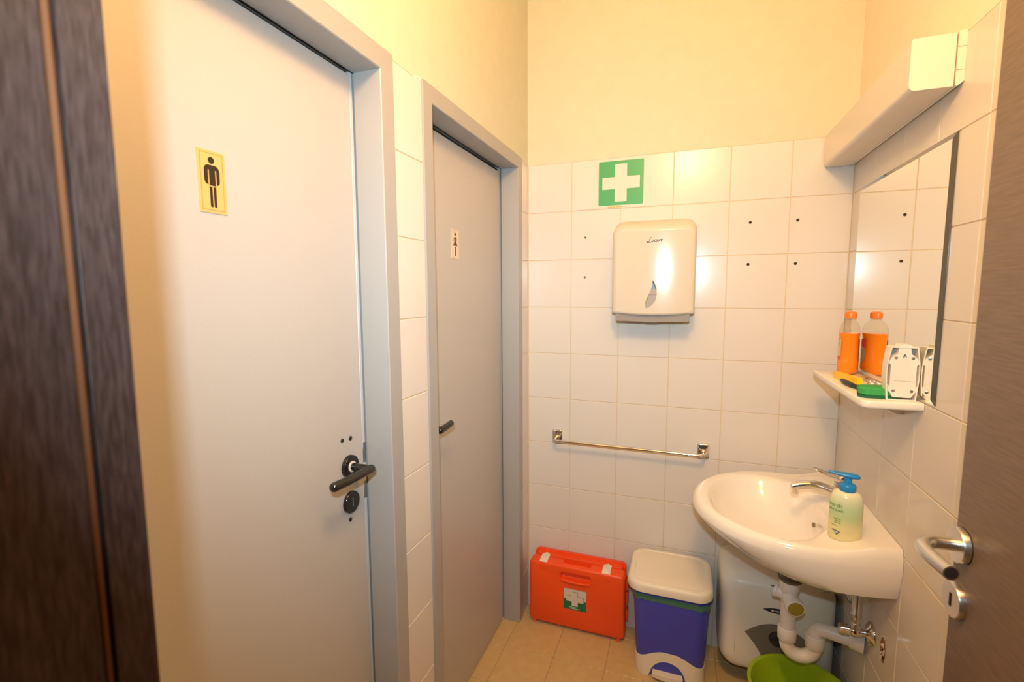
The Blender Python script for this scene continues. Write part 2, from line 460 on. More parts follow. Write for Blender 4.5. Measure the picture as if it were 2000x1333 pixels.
    add_box(b, -0.14, 0.268, -1.97, -1.80, -0.02, CEIL); add_box(b, 1.102, 1.31, -1.97, -1.80, -0.02, CEIL)
    add_box(b, 0.268, 1.102, -1.97, -1.80, 2.09, CEIL)
    wf = finish('wall_front', b, M_plaster, smooth=False); tag(wf, 'front wall around the entrance door opening', 'wall', kind='structure')
    b = new(); add_box(b, -0.25, 1.45, -2.0, 0.14, CEIL, CEIL + 0.1)
    tag(finish('ceiling', b, M_ceil, smooth=False), 'plain white ceiling above the washroom', 'ceiling', kind='structure')
build_shell()

# ================================================================== DOORS ON THE LEFT
def frame_bm(y0, y1, ztop, fw, xf, depth):
    """steel frame: two jambs and a head with mitred corners; opening between y0+fw and y1-fw"""
    b = new()
    def prof(s):    # outline (x) of jamb section as list of (x, offset into the opening)
        return s
    # cross-section in (x, t): t = distance from outer edge toward opening
    sec = [(xf - 0.012, 0.0), (xf, 0.0006), (xf, fw - 0.002), (xf - 0.002, fw), (-depth, fw), (-depth, fw + 0.0), (-depth - 0.008, fw - 0.011), (-depth - 0.045, fw - 0.011), (-depth - 0.045, 0.004), (xf - 0.012, 0.004)]
    path = [(y0, 0.0, 1, 0), (y0, ztop, 1, -1), (y1, ztop, -1, -1), (y1, 0.0, -1, 0)]
    rings = []
    for (y, z, sy, sz) in path:
        rings.append([(x, y + sy * t, z + sz * t) for x, t in sec])
    return loft(b, rings, True, True)

def picto_plate(name, M, w, h, plate_mat, ink, label, parts):
    p = thing(name, M @ Vector((w / 2, 0, 0)), label, 'sign')
    b = new(); prism(b, rect2(0, w, 0, h), M, 0.0012); finish('plate', b, plate_mat, p)
    e = 0.0012 + 0.0001
    b = new(); m, t = 0.0042, 0.0008; M2 = M @ Matrix.Translation((0, 0, 0.0011))
    for r in (rect2(m, w - m, m, m + t), rect2(m, w - m, h - m - t, h - m), rect2(m, m + t, m, h - m), rect2(w - m - t, w - m, m, h - m)):
        prism(b, r, M2, 0.0003)
    finish('border_line', b, M_line, p)
    for nm, polys, mt, lift in parts:
        b = new()
        for poly in polys: prism(b, [(u * w, (1 - v) * h) for u, v in poly], M @ Matrix.Translation((0, 0, 0.0010 + lift)), 0.0004)
        finish(nm, b, mt, p)
    return p

def build_doors():
    # ---- near door (door_1), opening y -1.742..-1.055
    d = thing('door_1', (0, -1.40, 0), 'near grey flush door with the men pictogram plaque in a grey steel frame', 'door', kind='structure')
    finish('frame', frame_bm(-1.79, -1.006, 1.997, 0.049, 0.004, 0.068), M_frame, d, angle=25)
    b = new(); add_box(b, -0.110, -0.070, -1.738, -1.0685, 0.006, 1.941, 0.0015); leaf = finish('leaf', b, M_door, d)
    b = new(); add_box(b, -0.082, -0.0715, -1.0665, -1.0565, 0.0, 1.948, 0.001); finish('rebate_strip', b, M_steelstrip, d)
    b = new(); add_box(b, -0.115, -0.083, -1.742, -1.055, 1.925, 1.9512); finish('shadow_gap', b, M_dark, d)
    for z0, z1 in ((1.045, 1.094), (0.956, 0.999)):
        b = new(); add_box(b, -0.074, -0.0708, -1.0662, -1.0568, z0, z1, 0.0006); finish('strike_plate', b, M_strike, d)
    lever(d, leaf, -0.070, -1.120, 1.056, 0.970, -1.236)
    for (y, z) in ((-1.140, 1.122), (-1.112, 1.120), (-1.123, 0.928)):
        b = new(); lathe(b, [(0.0052, -0.001), (0.0052, 0.001), (0.004, 0.0022), (0.0, 0.0026)], (-0.070, y, z), (1, 0, 0), 16)
        finish('hole_plug', b, M_blackp, leaf)
    # ---- far door (door_2), opening y -0.829..-0.142
    d = thing('door_2', (0, -0.48, 0), 'far grey flush door with the women pictogram plaque in a grey steel frame', 'door', kind='structure')
    finish('frame', frame_bm(-0.872, -0.088, 2.000, 0.047, 0.004, 0.070), M_frame, d, angle=25)
    b = new(); add_box(b, -0.113, -0.073, -0.823, -0.151, 0.006, 1.940, 0.0015); leaf = finish('leaf', b, M_door, d)
    b = new(); add_box(b, -0.117, -0.086, -0.825, -0.135, 1.925, 1.954); finish('shadow_gap', b, M_dark, d)
    lever(d, leaf, -0.073, -0.775, 1.052, 0.968, -0.715, sgn=1)
    # ---- pictogram plaques
    def arc(cx, cy, rx, ry, a0, a1, n=8): return [(cx + rx * math.cos(math.radians(a0 + (a1 - a0) * i / n)), cy + ry * math.sin(math.radians(a0 + (a1 - a0) * i / n))) for i in range(n + 1)]
    torso = arc(0.38, 0.325, 0.17, 0.095, 180, 270) + arc(0.60, 0.325, 0.18, 0.095, 270, 360) + [(0.78, 0.46)] + arc(0.66, 0.47, 0.12, 0.075, 0, 80) + [(0.62, 0.56), (0.38, 0.56)] + arc(0.33, 0.47, 0.12, 0.075, 100, 180)
    leg1 = [(0.385, 0.575), (0.485, 0.575)] + arc(0.435, 0.885, 0.05, 0.024, 0, 180)
    leg2 = [(0.525, 0.575), (0.625, 0.575)] + arc(0.575, 0.885, 0.05, 0.024, 0, 180)
    slits = [rect2(0.355, 0.385, 0.31, 0.57), rect2(0.618, 0.65, 0.31, 0.57)]
    picto_plate('restroom_plaque', on_left(-0.0698, -1.4428, 1.5845), 0.0476, 0.098, M_gold, M_picto,
                'gold plaque with a standing man pictogram on the near grey door',
                [('pictogram', [circle2(0.495, 0.155, 0.115, 20, 0.056), torso, leg1, leg2], M_picto, 0.0), ('arm_gap', slits, M_gold, 0.00025)])
    bod = arc(0.5, 0.32, 0.19, 0.075, 180, 360) + [(0.68, 0.40), (0.60, 0.44), (0.40, 0.44), (0.32, 0.40)]
    skirt = [(0.40, 0.42), (0.62, 0.42), (0.79, 0.55), (0.21, 0.55)]
    leg = [rect2(0.45, 0.57, 0.575, 0.89)]
    picto_plate('restroom_plaque', on_left(-0.0728, -0.582, 1.5655), 0.0560, 0.096, M_cream, M_picto2,
                'cream plaque with a woman in a skirt pictogram on the far grey door',
                [('pictogram', [circle2(0.5, 0.155, 0.12, 18, 0.055), bod, skirt] + leg, M_picto2, 0.0), ('arm_gap', [rect2(0.39, 0.43, 0.31, 0.42), rect2(0.58, 0.62, 0.31, 0.42)], M_cream, 0.00025)])

def lever(d, leaf, xf, y, z, zk, yend, sgn=-1):
    b = new(); lathe(b, [(0.0262, 0), (0.0262, 0.006), (0.0245, 0.0085), (0.012, 0.0088)], (xf, y, z), (1, 0, 0), 28)
    ro = finish('rosette', b, M_black, leaf)
    b = new(); lathe(b, [(0.0125, 0.0085), (0.0125, 0.0105), (0.0095, 0.011)], (xf, y, z), (1, 0, 0), 20); finish('collar_ring', b, M_ring, ro)
    b = new(); cyl(b, (xf + 0.009, y, z), (xf + 0.056, y, z), 0.0088, 18)
    tube(b, [(xf + 0.056, y - sgn * 0.006, z - 0.004 + 0.002), (xf + 0.056, (y + yend) / 2, z - 0.001), (xf + 0.057, yend, z + 0.003)], 0.0102, 18, round_ends=True)
    finish('lever_handle', b, M_black, leaf, angle=50)
    b = new(); lathe(b, [(0.0258, 0), (0.0258, 0.005), (0.0245, 0.0068), (0.0, 0.007)], (xf, y, zk), (1, 0, 0), 28)
    ke = finish('keyhole_rosette', b, M_black, leaf)
    b = new(); add_box(b, xf + 0.0068, xf + 0.0075, y - 0.0012, y + 0.0022, zk - 0.010, zk + 0.010); finish('keyhole_slot', b, M_strike, ke)
build_doors()

# ================================================================== ENTRANCE DOOR (open, dark wood)
def build_entry():
    d = thing('door_3', (1.07, -1.80, 0), 'open dark grey-brown wooden entrance door with satin steel lever', 'door', kind='structure')
    b = new(); add_box(b, 1.050, 1.090, -1.79, -1.112, 0.008, 2.07, 0.0012); leaf = finish('leaf', b, M_entry, d)
    y, z, x = -1.134, 1.078, 1.050
    b = new(); lathe(b, [(0.0262, 0), (0.0262, 0.0092), (0.0255, 0.0102), (0.0115, 0.0104)], (x, y, z), (-1, 0, 0), 36); finish('rosette', b, M_satin, leaf)
    b = new()
    tube(b, spline([(x - 0.010, y, z), (x - 0.032, y, z), (x - 0.045, y - 0.005, z), (x - 0.056, y - 0.020, z), (x - 0.0600, y - 0.044, z + 0.001), (x - 0.059, y - 0.072, z + 0.002), (x - 0.056, y - 0.100, z + 0.003)], 6), 0.0098, 20)
    lv = finish('lever_handle', b, M_satin, leaf, angle=50)
    b = new(); lathe(b, [(0.0078, 0.0), (0.0078, 0.0006), (0.0, 0.0007)], (x - 0.056, y - 0.1002, z + 0.003), (0.14, -1, 0.03), 18); finish('end_bore', b, M_dark, lv)
    b = new(); lathe(b, [(0.0262, 0), (0.0262, 0.0082), (0.0255, 0.0092), (0.0, 0.0094)], (x, y + 0.001, z - 0.087), (-1, 0, 0), 36); ke = finish('keyhole_rosette', b, M_satin, leaf)
    b = new(); lathe(b, [(0.0266, 0), (0.0266, 0.0012)], (x, y, z), (-1, 0, 0), 30)
    finish('rosette_shadow_ring', b, M_dark, leaf)
    b = new(); add_box(b, x - 0.0100, x - 0.0092, y - 0.0025, y + 0.0030, z - 0.097, z - 0.077, 0.0); finish('keyhole_slot', b, M_dark, ke)
    # door lining: left jamb with rebate and seal, right jamb, head
    j = thing('trim_1', (0.29, -1.86, 0), 'dark wenge wood door lining at the left edge with a copper coloured seal', 'door frame', kind='structure')
    b = new(); add_box(b, 0.268, 0.310, -1.8115, -1.787, 0.0, 2.09, 0.0003); finish('stop_board', b, M_wenge, j)
    b = new(); add_box(b, 0.268, 0.306, -1.975, -1.8165, 0.0, 2.09, 0.001); finish('jamb_board', b, M_wenge, j)
    b = new(); cyl(b, (0.3045, -1.8138, 0.0), (0.3045, -1.8138, 2.05), 0.0023, 10); finish('seal', b, M_seal, j)
    b = new(); add_box(b, 1.062, 1.102, -1.975, -1.80, 0.0, 2.09, 0.0015); finish('jamb_board', b, M_wenge, j)
    b = new(); add_box(b, 0.306, 1.062, -1.975, -1.80, 2.05, 2.09, 0.0015); finish('head_board', b, M_wenge, j)
build_entry()

# ================================================================== BACK WALL FIXTURES
def build_sign():
    s = thing('first_aid_sign', (0.39, 0, 1.79), 'square green first aid sign with white cross on the back wall', 'sign')
    M = on_back(0.293, -0.0002, 1.7915)
    b = new(); prism(b, rrect(0.0975, 0.0975, 0.0975, 0.0975, 0.004, 3), M, 0.0016); finish('backing_sheet', b, M_white, s)
    M2 = M @ Matrix.Translation((0, 0, 0.0015))
    b = new(); prism(b, rrect(0.0988, 0.0975 + 0.0005, 0.0885, 0.0868, 0.006, 5), M2, 0.0005); finish('green_field', b, M_green, s)
    M3 = M @ Matrix.Translation((0, 0, 0.0019))
    cx, cz, a, t = 0.0990, 0.0985, 0.0735, 0.0235
    cr = [(cx - t, cz - a), (cx + t, cz - a), (cx + t, cz - t), (cx + a, cz - t), (cx + a, cz + t), (cx + t, cz + t), (cx + t, cz + a), (cx - t, cz + a), (cx - t, cz + t), (cx - a, cz + t), (cx - a, cz - t), (cx - t, cz - t)]
    b = new(); prism(b, cr, M3, 0.0004); finish('white_cross', b, M_white, s)
    b = new()
    for k, (u0, u1) in enumerate(((0.048, 0.078), (0.081, 0.105))): prism(b, rect2(u0, u1, 0.0028, 0.0068), M2, 0.0003)
    finish('orange_print', b, M_orangeprint, s)
    b = new()
    for u0, u1 in ((0.110, 0.114), (0.1155, 0.1245), (0.1262, 0.139)): prism(b, rect2(u0, u1, 0.0040, 0.0062), M2, 0.0003)
    prism(b, rect2(0.0125, 0.0155, 0.0035, 0.0055), M2, 0.0003)
    tag(finish('grey_print', b, M_greyprint, s), kind='stuff')
build_sign()

def build_dispenser():
    cx = 0.5305
    d = thing('towel_dispenser', (cx, 0, 1.34), 'cream plastic paper towel dispenser with a slit window under the green sign', 'dispenser')
    def ring(y, hx, z0, z1, rt, rb, n=7):
        pts = []
        for sx, top, a0 in ((1, 1, 0), (-1, 1, PI / 2), (-1, 0, PI), (1, 0, 1.5 * PI)):
            r = rt if top else rb
            for i in range(n + 1):
                a = a0 + PI / 2 * i / n
                pts.append((cx + sx * (hx - r) + r * math.cos(a), y, (z1 - r if top else z0 + r) + r * math.sin(a)))
        out = []
        for i, p in enumerate(pts):      # even steps along the straight sides
            q = pts[(i + 1) % len(pts)]; k = 14 if i % (n + 1) == n else 1
            out += [tuple(u + (v - u) * j / k for u, v in zip(p, q)) for j in range(k)]
        return out
    def bow(r, amt):   # belly the front and bottom edge a little
        return [(x, y - amt * (1 - ((x - cx) / 0.155) ** 2), z - (0.010 * (1 - ((x - cx) / 0.155) ** 2) if z < 1.40 else 0)) for x, y, z in r]
    rings = [ring(-0.002, 0.147, 1.371, 1.731, 0.042, 0.006), ring(-0.020, 0.151, 1.370, 1.733, 0.044, 0.006),
             bow(ring(-0.080, 0.152, 1.372, 1.724, 0.042, 0.006), 0.003), bow(ring(-0.105, 0.151, 1.374, 1.707, 0.036, 0.006), 0.006),
             bow(ring(-0.116, 0.148, 1.3755, 1.697, 0.032, 0.006), 0.009), bow(ring(-0.121, 0.143, 1.378, 1.690, 0.028, 0.006), 0.011),
             bow(ring(-0.123, 0.132, 1.384, 1.680, 0.022, 0.006), 0.012)]
    b = new(); loft(b, rings, True, False)
    # front face as a grid strip so that it can belly smoothly
    front = rings[-1]; n = len(front)
    inner = [[(cx + (x - cx) * k, y - 0.012 * (1 - ((x - cx) * k / 0.155) ** 2) + 0.012 * (1 - ((x - cx) / 0.155) ** 2), 1.53 + (z - 1.53) * k) for x, y, z in front] for k in (0.985, 0.95, 0.88, 0.78, 0.66, 0.52, 0.38, 0.24, 0.1)]
    loft(b, [front] + inner, False, True)
    bmesh.ops.remove_doubles(b, verts=b.verts[:], dist=0.00005)
    finish('cover', b, M_disp, d, angle=45)
    # grey outlet tray under the cover
    b = new(); prof = []
    poly = [(-0.135, 0.030), (-0.134, 0.004), (-0.130, 0.0), (-0.03, -0.002), (-0.018, -0.004), (0.018, -0.004), (0.03, -0.002), (0.130, 0.0), (0.134, 0.004), (0.135, 0.030)]
    prism(b, poly, on_back(cx, -0.010, 1.343), 0.108); finish('outlet_tray', b, M_tray, d)
    # leaf-shaped window in the cover, showing the stack of towels
    yf = -0.1348
    M = on_back(0, yf, 0)
    right = [(0.533, 1.497), (0.541, 1.482), (0.547, 1.462), (0.5485, 1.445), (0.545, 1.426), (0.535, 1.408), (0.522, 1.397), (0.511, 1.392)]
    left = [(0.507, 1.402), (0.508, 1.416), (0.513, 1.432), (0.520, 1.446), (0.526, 1.460), (0.530, 1.476)]
    b = new(); prism(b, right + left, M, 0.0008); win = finish('window', b, M_winpaper, d)
    M2 = M @ Matrix.Translation((0, 0, 0.0007))
    b = new(); prism(b, [(0.533, 1.495), (0.540, 1.481), (0.5445, 1.466), (0.528, 1.464), (0.5305, 1.476)], M2, 0.0003); finish('blue_pane', b, M_winblue, win)
    b = new(); prism(b, [(0.533, 1.498), (0.5415, 1.482), (0.5475, 1.462), (0.5445, 1.460), (0.540, 1.476), (0.532, 1.490)], M2, 0.0005); finish('dark_rim', b, M_navy, win)
    b = new(); prism(b, [(0.5185, 1.4445), (0.5475, 1.4445), (0.5475, 1.4420), (0.517, 1.4415)], M2, 0.0003)
    prism(b, [(0.512, 1.430), (0.520, 1.440), (0.516, 1.425), (0.510, 1.408), (0.5078, 1.410)], M2, 0.0003); finish('towel_edge', b, M_winpaper2, win)
    # script lettering: drawn capital L and slanted small letters
    Mt = on_back(0.512, -0.1346, 1.6365)
    b = new()
    Ls = spline([(0.0135, 0.0175, 0), (0.0105, 0.0180, 0), (0.0075, 0.0150, 0), (0.0055, 0.0090, 0), (0.0035, 0.0030, 0), (0.0005, 0.0004, 0), (-0.0035, 0.0002, 0), (-0.0045, 0.0018, 0), (-0.0015, 0.0022, 0), (0.0035, 0.0002, 0), (0.0075, -0.0010, 0), (0.0105, 0.0008, 0)], 4)
    for i in range(len(Ls) - 1):
        a, c = Ls[i], Ls[i + 1]; t = (c - a).normalized(); nrm = Vector((-t.y, t.x, 0)) * 0.00085
        q = [a - t * 0.0003 + nrm, a - t * 0.0003 - nrm, c + t * 0.0003 - nrm, c + t * 0.0003 + nrm]
        prism(b, [(v.x, v.y) for v in q], Mt @ Matrix.Translation((0, 0, 0.0001 * (i % 3))), 0.0012)
    text_bm(b, 'ucart', Mt @ Matrix.Translation((0.0105, 0.0016, 0.0)), 0.0195, 0.0014, shear=0.35, spacing=0.96, bold=0.00022)
    finish('lettering', b, M_navy, d, smooth=False)
build_dispenser()

def build_rail():
    r = thing('towel_rail', (0.44, 0, 0.80), 'chrome towel rail on the back wall above the orange case', 'towel rail')
    yb, zb = -0.062, 0.820
    for s, x in ((-1, 0.137), (1, 0.734)):
        b = new()
        rings = [[(px, y, pz) for px, pz in rrect(x, 0.823, hx, hz, rr, 5)] for y, hx, hz, rr in ((-0.0004, 0.0225, 0.0300, 0.006), (-0.006, 0.0225, 0.0300, 0.007), (-0.0095, 0.0205, 0.028, 0.008), (-0.011, 0.017, 0.025, 0.008))]
        loft(b, rings); pl = finish('wall_plate', b, M_chrome, r)
        b = new(); lathe(b, [(0.0115, 0.010), (0.0105, 0.014), (0.0085, 0.020), (0.0078, 0.030)], (x, 0, 0.821), (0, -1, 0), 18); finish('post_collar', b, M_chrome, pl)
    b = new()
    tube(b, spline([(0.137, -0.020, 0.821), (0.137, -0.042, 0.8208), (0.141, -0.057, zb), (0.156, yb - 0.001, zb), (0.19, yb, zb)], 5) + spline([(0.3, yb, zb), (0.435, yb, zb), (0.57, yb, zb)], 2) + spline([(0.681, yb, zb), (0.715, yb - 0.001, zb), (0.730, -0.057, zb), (0.734, -0.042, 0.8208), (0.734, -0.020, 0.821)], 5), 0.0064, 16)
    finish('rail', b, M_chrome, r, angle=60)
build_rail()

# ================================================================== RIGHT WALL FIXTURES
def build_lamp():
    l = thing('wall_lamp', (1.14, -0.35, 1.88), 'long cream boxed wall lamp, switched off, above the mirror', 'lamp')
    b = new()
    z0, z1, x0, x1 = 1.882, 1.989, 1.0885, 1.1660
    sec = [(x1, z0), (x0 + 0.012, z0)] + [(x0 + 0.012 - 0.012 * math.sin(a), z0 + 0.012 - 0.012 * math.cos(a)) for a in (PI / 8, PI / 4, 3 * PI / 8, PI / 2)] + [(x0, z1 - 0.003), (x0 + 0.003, z1), (x1, z1)]
    loft(b, [[(x, y, z) for x, z in sec] for y in (-0.6885, -0.014)]); finish('diffuser', b, M_lampb, l, angle=30)
    b = new(); sec2 = [(1.1685, z0 + 0.003), (1.1715, z0 - 0.001), (W - 0.0005, z0 + 0.009), (W - 0.0005, z1 + 0.004), (1.1685, z1 + 0.002)]
    loft(b, [[(x, y, z) for x, z in sec2] for y in (-0.6895, -0.014)]); bp = finish('base_plate', b, M_lampb2, l, angle=20)
    b = new(); add_box(b, 1.1655, 1.1688, -0.686, -0.016, z0 + 0.004, z1 - 0.002); finish('joint', b, M_hgrey, l)
    for z in (1.9135, 1.9595):
        b = new(); add_box(b, 1.1684, W - 0.001, -0.6899, -0.6893, z, z + 0.0009); finish('end_seam', b, M_line, bp)
build_lamp()

def build_mirror():
    m = thing('mirror', (W, -0.385, 1.196), 'square frameless mirror on the right wall above the shelf', 'mirror')
    y0, y1, z0, z1 = -0.6885, -0.0835, 1.1965, 1.791
    xo, xi, bv = W - 0.0025, W - 0.0062, 0.0125
    b = new(); M = Matrix.Identity(4)
    def quad(pts, mt, nm, back=0.0018):
        bb = new(); loft(bb, [pts, [(x + back, y, z) for x, y, z in pts]]); return finish(nm, bb, mt, m, smooth=False)
    quad([(xi, y0 + bv, z0 + bv), (xi, y1 - bv, z0 + bv), (xi, y1 - bv, z1 - bv), (xi, y0 + bv, z1 - bv)], M_mirror, 'glass')
    quad([(xo, y0, z1), (xo, y1, z1), (xi, y1 - bv, z1 - bv), (xi, y0 + bv, z1 - bv)], M_mirror, 'bevel')
    quad([(xo, y0, z0), (xo, y1, z0), (xi, y1 - bv, z0 + bv), (xi, y0 + bv, z0 + bv)], M_mirror, 'bevel')
    quad([(xo, y1, z0), (xo, y1, z1), (xi, y1 - bv, z1 - bv), (xi, y1 - bv, z0 + bv)], M_mirror, 'bevel')
    e = quad([(xo, y0, z0), (xo, y0, z1), (xi, y0 + bv, z1 - bv), (xi, y0 + bv, z0 + bv)], M_bevel_refl, 'bevel')  # near bevel: its dark reflection is put into the base colour
    e['label'] = 'bevel strip coloured as a dark reflection'
    b = new(); add_box(b, xo, W, y0 + 0.002, y1 - 0.002, z0 + 0.002, z1 - 0.002); finish('backing', b, M_hgrey, m)
build_mirror()

ZS = 1.191
def build_shelf():
    s = thing('bathroom_shelf', (1.12, -0.40, 1.172), 'white plastic shelf under the mirror holding bottles and a sponge', 'shelf')
    x0, y0, y1 = 1.059, -0.644, -0.160
    # outline in plan, rounded front corners
    pl = [(W - 0.0008, y1), (x0 + 0.012, y1)] + [(x0 + 0.012 - 0.012 * math.sin(a), y1 - 0.012 + 0.012 * math.cos(a)) for a in (PI / 8, PI / 4, 3 * PI / 8, PI / 2)]
    pl += [(x0 + 0.018 - 0.018 * math.cos(a), y0 + 0.018 - 0.018 * math.sin(a)) for a in (0, PI / 8, PI / 4, 3 * PI / 8, PI / 2)] + [(W - 0.0008, y0 + 0.006)]
    cx, cy = 1.14, -0.40
    def ring(z, k): return [(x if x > W - 0.01 else x + k, y + (k if y < cy else -k) * (0 if abs(x - W) < 0.0 else 1), z) for x, y in pl]
    b = new(); loft(b, [ring(1.172, 0.004), ring(1.1735, 0.001), ring(1.177, 0), ring(1.188, 0), ring(ZS - 0.0006, 0.0012), ring(ZS, 0.003)]); finish('board', b, M_shelf, s, angle=50)
    # support bracket under the board
    for yb in (-0.27, -0.53):
        b = new(); prism(b, [(0.0, 0.0), (0.085, 0.0), (0.010, -0.035), (0.0, -0.035)], plane_m((W - 0.0005, yb + 0.005, 1.1722), (-1, 0, 0), (0, 0, 1)), 0.010); finish('bracket', b, M_shelf, s)
    return s
build_shelf()

def build_bottle():
    x, y, rot = 1.1440, -0.208, math.radians(60)
    ra, rb_ = 0.0395, 0.0280
    t = thing('juice_bottle', (x, y, ZS), 'clear plastic bottle of orange drink at the far end of the shelf', 'bottle')
    prof = [(0.70, 0.0005), (0.90, 0.002), (1.0, 0.008), (1.0, 0.036), (0.965, 0.044), (0.94, 0.058), (0.94, 0.112), (0.985, 0.124), (1.0, 0.133), (0.965, 0.144), (0.86, 0.155), (0.68, 0.1635), (0.50, 0.169)]
    sq = lambda k: (ra * k, rb_ * k)
    def ring(k, h, g=0.0):
        A, B = ra * k - g, rb_ * k - g; o = []
        for i in range(36):
            q = 2 * PI * i / 36; u, v = A * math.cos(q), B * math.sin(q)
            o.append((x + u * math.cos(rot) - v * math.sin(rot), y + u * math.sin(rot) + v * math.cos(rot), ZS + h))
        return o
    def rnd(r, h): return [(x + r * math.cos(2 * PI * i / 36 + rot), y + r * math.sin(2 * PI * i / 36 + rot), ZS + h) for i in range(36)]
    b = new(); loft(b, [ring(k, h) for k, h in prof] + [rnd(0.0145, 0.1725), rnd(0.0135, 0.175), rnd(0.0135, 0.180)]); body = finish('bottle_body', b, M_clear, t, angle=70)
    b = new(); loft(b, [ring(k, h + 0.0012, 0.0014) for k, h in prof if h < 0.13] + [ring(0.995, 0.1305, 0.0014)]); finish('orange_drink', b, M_juice, t, angle=70)
    b = new(); lathe(b, [(0.0150, 0.1765), (0.0165, 0.178), (0.0168, 0.1905), (0.0155, 0.1965), (0.010, 0.1990), (0.0, 0.1995)], (x, y, ZS), (0, 0, 1), 28); finish('cap', b, M_ocap, t)
    b = new(); lathe(b, [(0.0145, 0.1725), (0.0168, 0.1730), (0.0168, 0.1750), (0.0145, 0.1755)], (x, y, ZS), (0, 0, 1), 24); finish('neck_ring', b, M_clear, t)
    def patch(par, a0, a1, z0, z1, m, nm, off):
        n = 8; A = [math.radians(a0 + (a1 - a0) * i / n) - rot for i in range(n + 1)]
        def pt(q, h, o):
            u, v = (ra * 0.945 + o) * math.cos(q), (rb_ * 0.945 + o) * math.sin(q)
            return (x + u * math.cos(rot) - v * math.sin(rot), y + u * math.sin(rot) + v * math.cos(rot), ZS + h)
        bb = new(); loft(bb, [[pt(q, h, o) for q in A] for h, o in ((z0, off - 0.0004), (z0, off), (z1, off), (z1, off - 0.0004))], False, False, closed=False); return finish(nm, bb, m, par)
    # angles measured in plan, 0 = towards the mirror
    lb = patch(body, 118, 212, 0.045, 0.112, M_lab1, 'front_label', 0.0004)
    patch(lb, 120, 210, 0.046, 0.058, M_lab2, 'label_band', 0.0008)
    patch(lb, 122, 200, 0.090, 0.110, M_labg, 'label_band', 0.0008)
    lb = patch(body, -20, 28, 0.040, 0.084, M_lab3, 'back_label', 0.0004)
    patch(lb, -26, 28, 0.086, 0.112, M_lab2, 'label_band', 0.0006)
build_bottle()
def build_shelf_items():
    # craft knife, yellow
    k = thing('craft_knife', (1.10, -0.36, ZS), 'yellow plastic craft knife lying at the front of the shelf', 'knife')
    a, c = Vector((1.089, -0.296, ZS + 0.010)), Vector((1.116, -0.424, ZS + 0.010))
    dr = (c - a).normalized(); sd = Vector((0, 0, 1)).cross(dr)
    def bar(bm, p, q, hw, hh):
        loft(bm, [[o + sd * su * w + Vector((0, 0, sv * h)) for su, sv in ((-1, -1), (1, -1), (1, 1), (-1, 1))] for o, w, h in ((p, hw * 0.7, hh * 0.8), (p + dr * 0.006, hw, hh), (q - dr * 0.006, hw, hh), (q, hw * 0.8, hh * 0.8))])
    b = new(); bar(b, a, c, 0.0085, 0.0095); finish('handle', b, M_yel, k)
    b = new(); loft(b, [[o + sd * w + Vector((0, 0, h)) for w, h in ((-ww, -0.0004), (ww, -0.0004), (ww, 0.0004), (-ww, 0.0004))] for o, ww in ((a - dr * 0.022 - Vector((0, 0, 0.002)), 0.001), (a - dr * 0.004, 0.0055), (a + dr * 0.004, 0.0055))]); finish('blade', b, M_satin, k)
    # black handled scraper
    k = thing('scraper', (1.085, -0.44, ZS), 'black handled scraper lying beside the yellow craft knife', 'tool')
    b = new(); tube(b, spline([(1.082, -0.395, ZS + 0.0075), (1.081, -0.43, ZS + 0.008), (1.085, -0.470, ZS + 0.007), (1.090, -0.492, ZS + 0.006)], 4), lambda t: 0.0055 + 0.0015 * math.sin(PI * t), 12, round_ends=True); finish('handle', b, M_blackp, k)
    b = new(); loft(b, [[(x + w * s, y, ZS + 0.007 + h) for s, h in ((-1, -0.0005), (1, -0.0005), (1, 0.0005), (-1, 0.0005))] for x, y, w in ((1.0825, -0.396, 0.004), (1.083, -0.375, 0.010))]); finish('blade', b, M_satin, k)
    # small scissors of metal behind the sponge
    k = thing('scissors', (1.154, -0.35, ZS), 'small metal scissors lying between the bottles and the sponge', 'scissors')
    for s in (-1, 1):
        b = new()
        tube(b, [(1.1555 + s * 0.004, -0.392, ZS + 0.006), (1.1540, -0.352, ZS + 0.007), (1.1500 - s * 0.010, -0.300, ZS + 0.007)], lambda t: 0.0038 - 0.0012 * t, 8)
        finish('blade', b, M_satin, k)
        b = new(); tube(b, [(1.1570 + s * 0.0085 + 0.0075 * math.cos(q), -0.405 + 0.012 * math.sin(q), ZS + 0.0055) for q in [2 * PI * i / 14 for i in range(15)]], 0.0027, 8); finish('finger_ring', b, M_satin, k)
    b = new(); lathe(b, [(0.004, 0), (0.004, 0.004), (0.002, 0.005)], (1.1540, -0.352, ZS + 0.008), (0, 0, 1), 12); finish('pivot', b, M_chipb, k)
    # sponge
    k = thing('sponge', (1.11, -0.57, ZS), 'green kitchen sponge on the shelf beside the white plastic device', 'sponge')
    def spring(z, g, wob=0.0): return [(x + wob * random.uniform(-1, 1), y + wob * random.uniform(-1, 1), z) for x, y in [(1.064 - g, -0.598 - g), (1.074 - g, -0.610 - g), (1.092, -0.612 - g), (1.112, -0.613 - g), (1.133, -0.612 - g), (1.150 + g, -0.608 - g), (1.153 + g, -0.595), (1.153 + g, -0.580), (1.150 + g, -0.560 + g), (1.12, -0.556 + g), (1.09, -0.556 + g), (1.074 - g, -0.560 + g), (1.067 - g, -0.572), (1.066 - g, -0.585)]]
    b = new(); loft(b, [spring(ZS + 0.007, -0.002), spring(ZS + 0.010, 0.0, 0.0006), spring(ZS + 0.0225, 0.0, 0.0006), spring(ZS + 0.0255, -0.0018, 0.0006), spring(ZS + 0.0262, -0.0045)]); finish('foam', b, M_spg, k, angle=24)
    b = new(); loft(b, [spring(ZS + 0.0005, 0.0, 0.0012), spring(ZS + 0.007, 0.0005, 0.0012)]); finish('scouring_pad', b, M_spd, k)
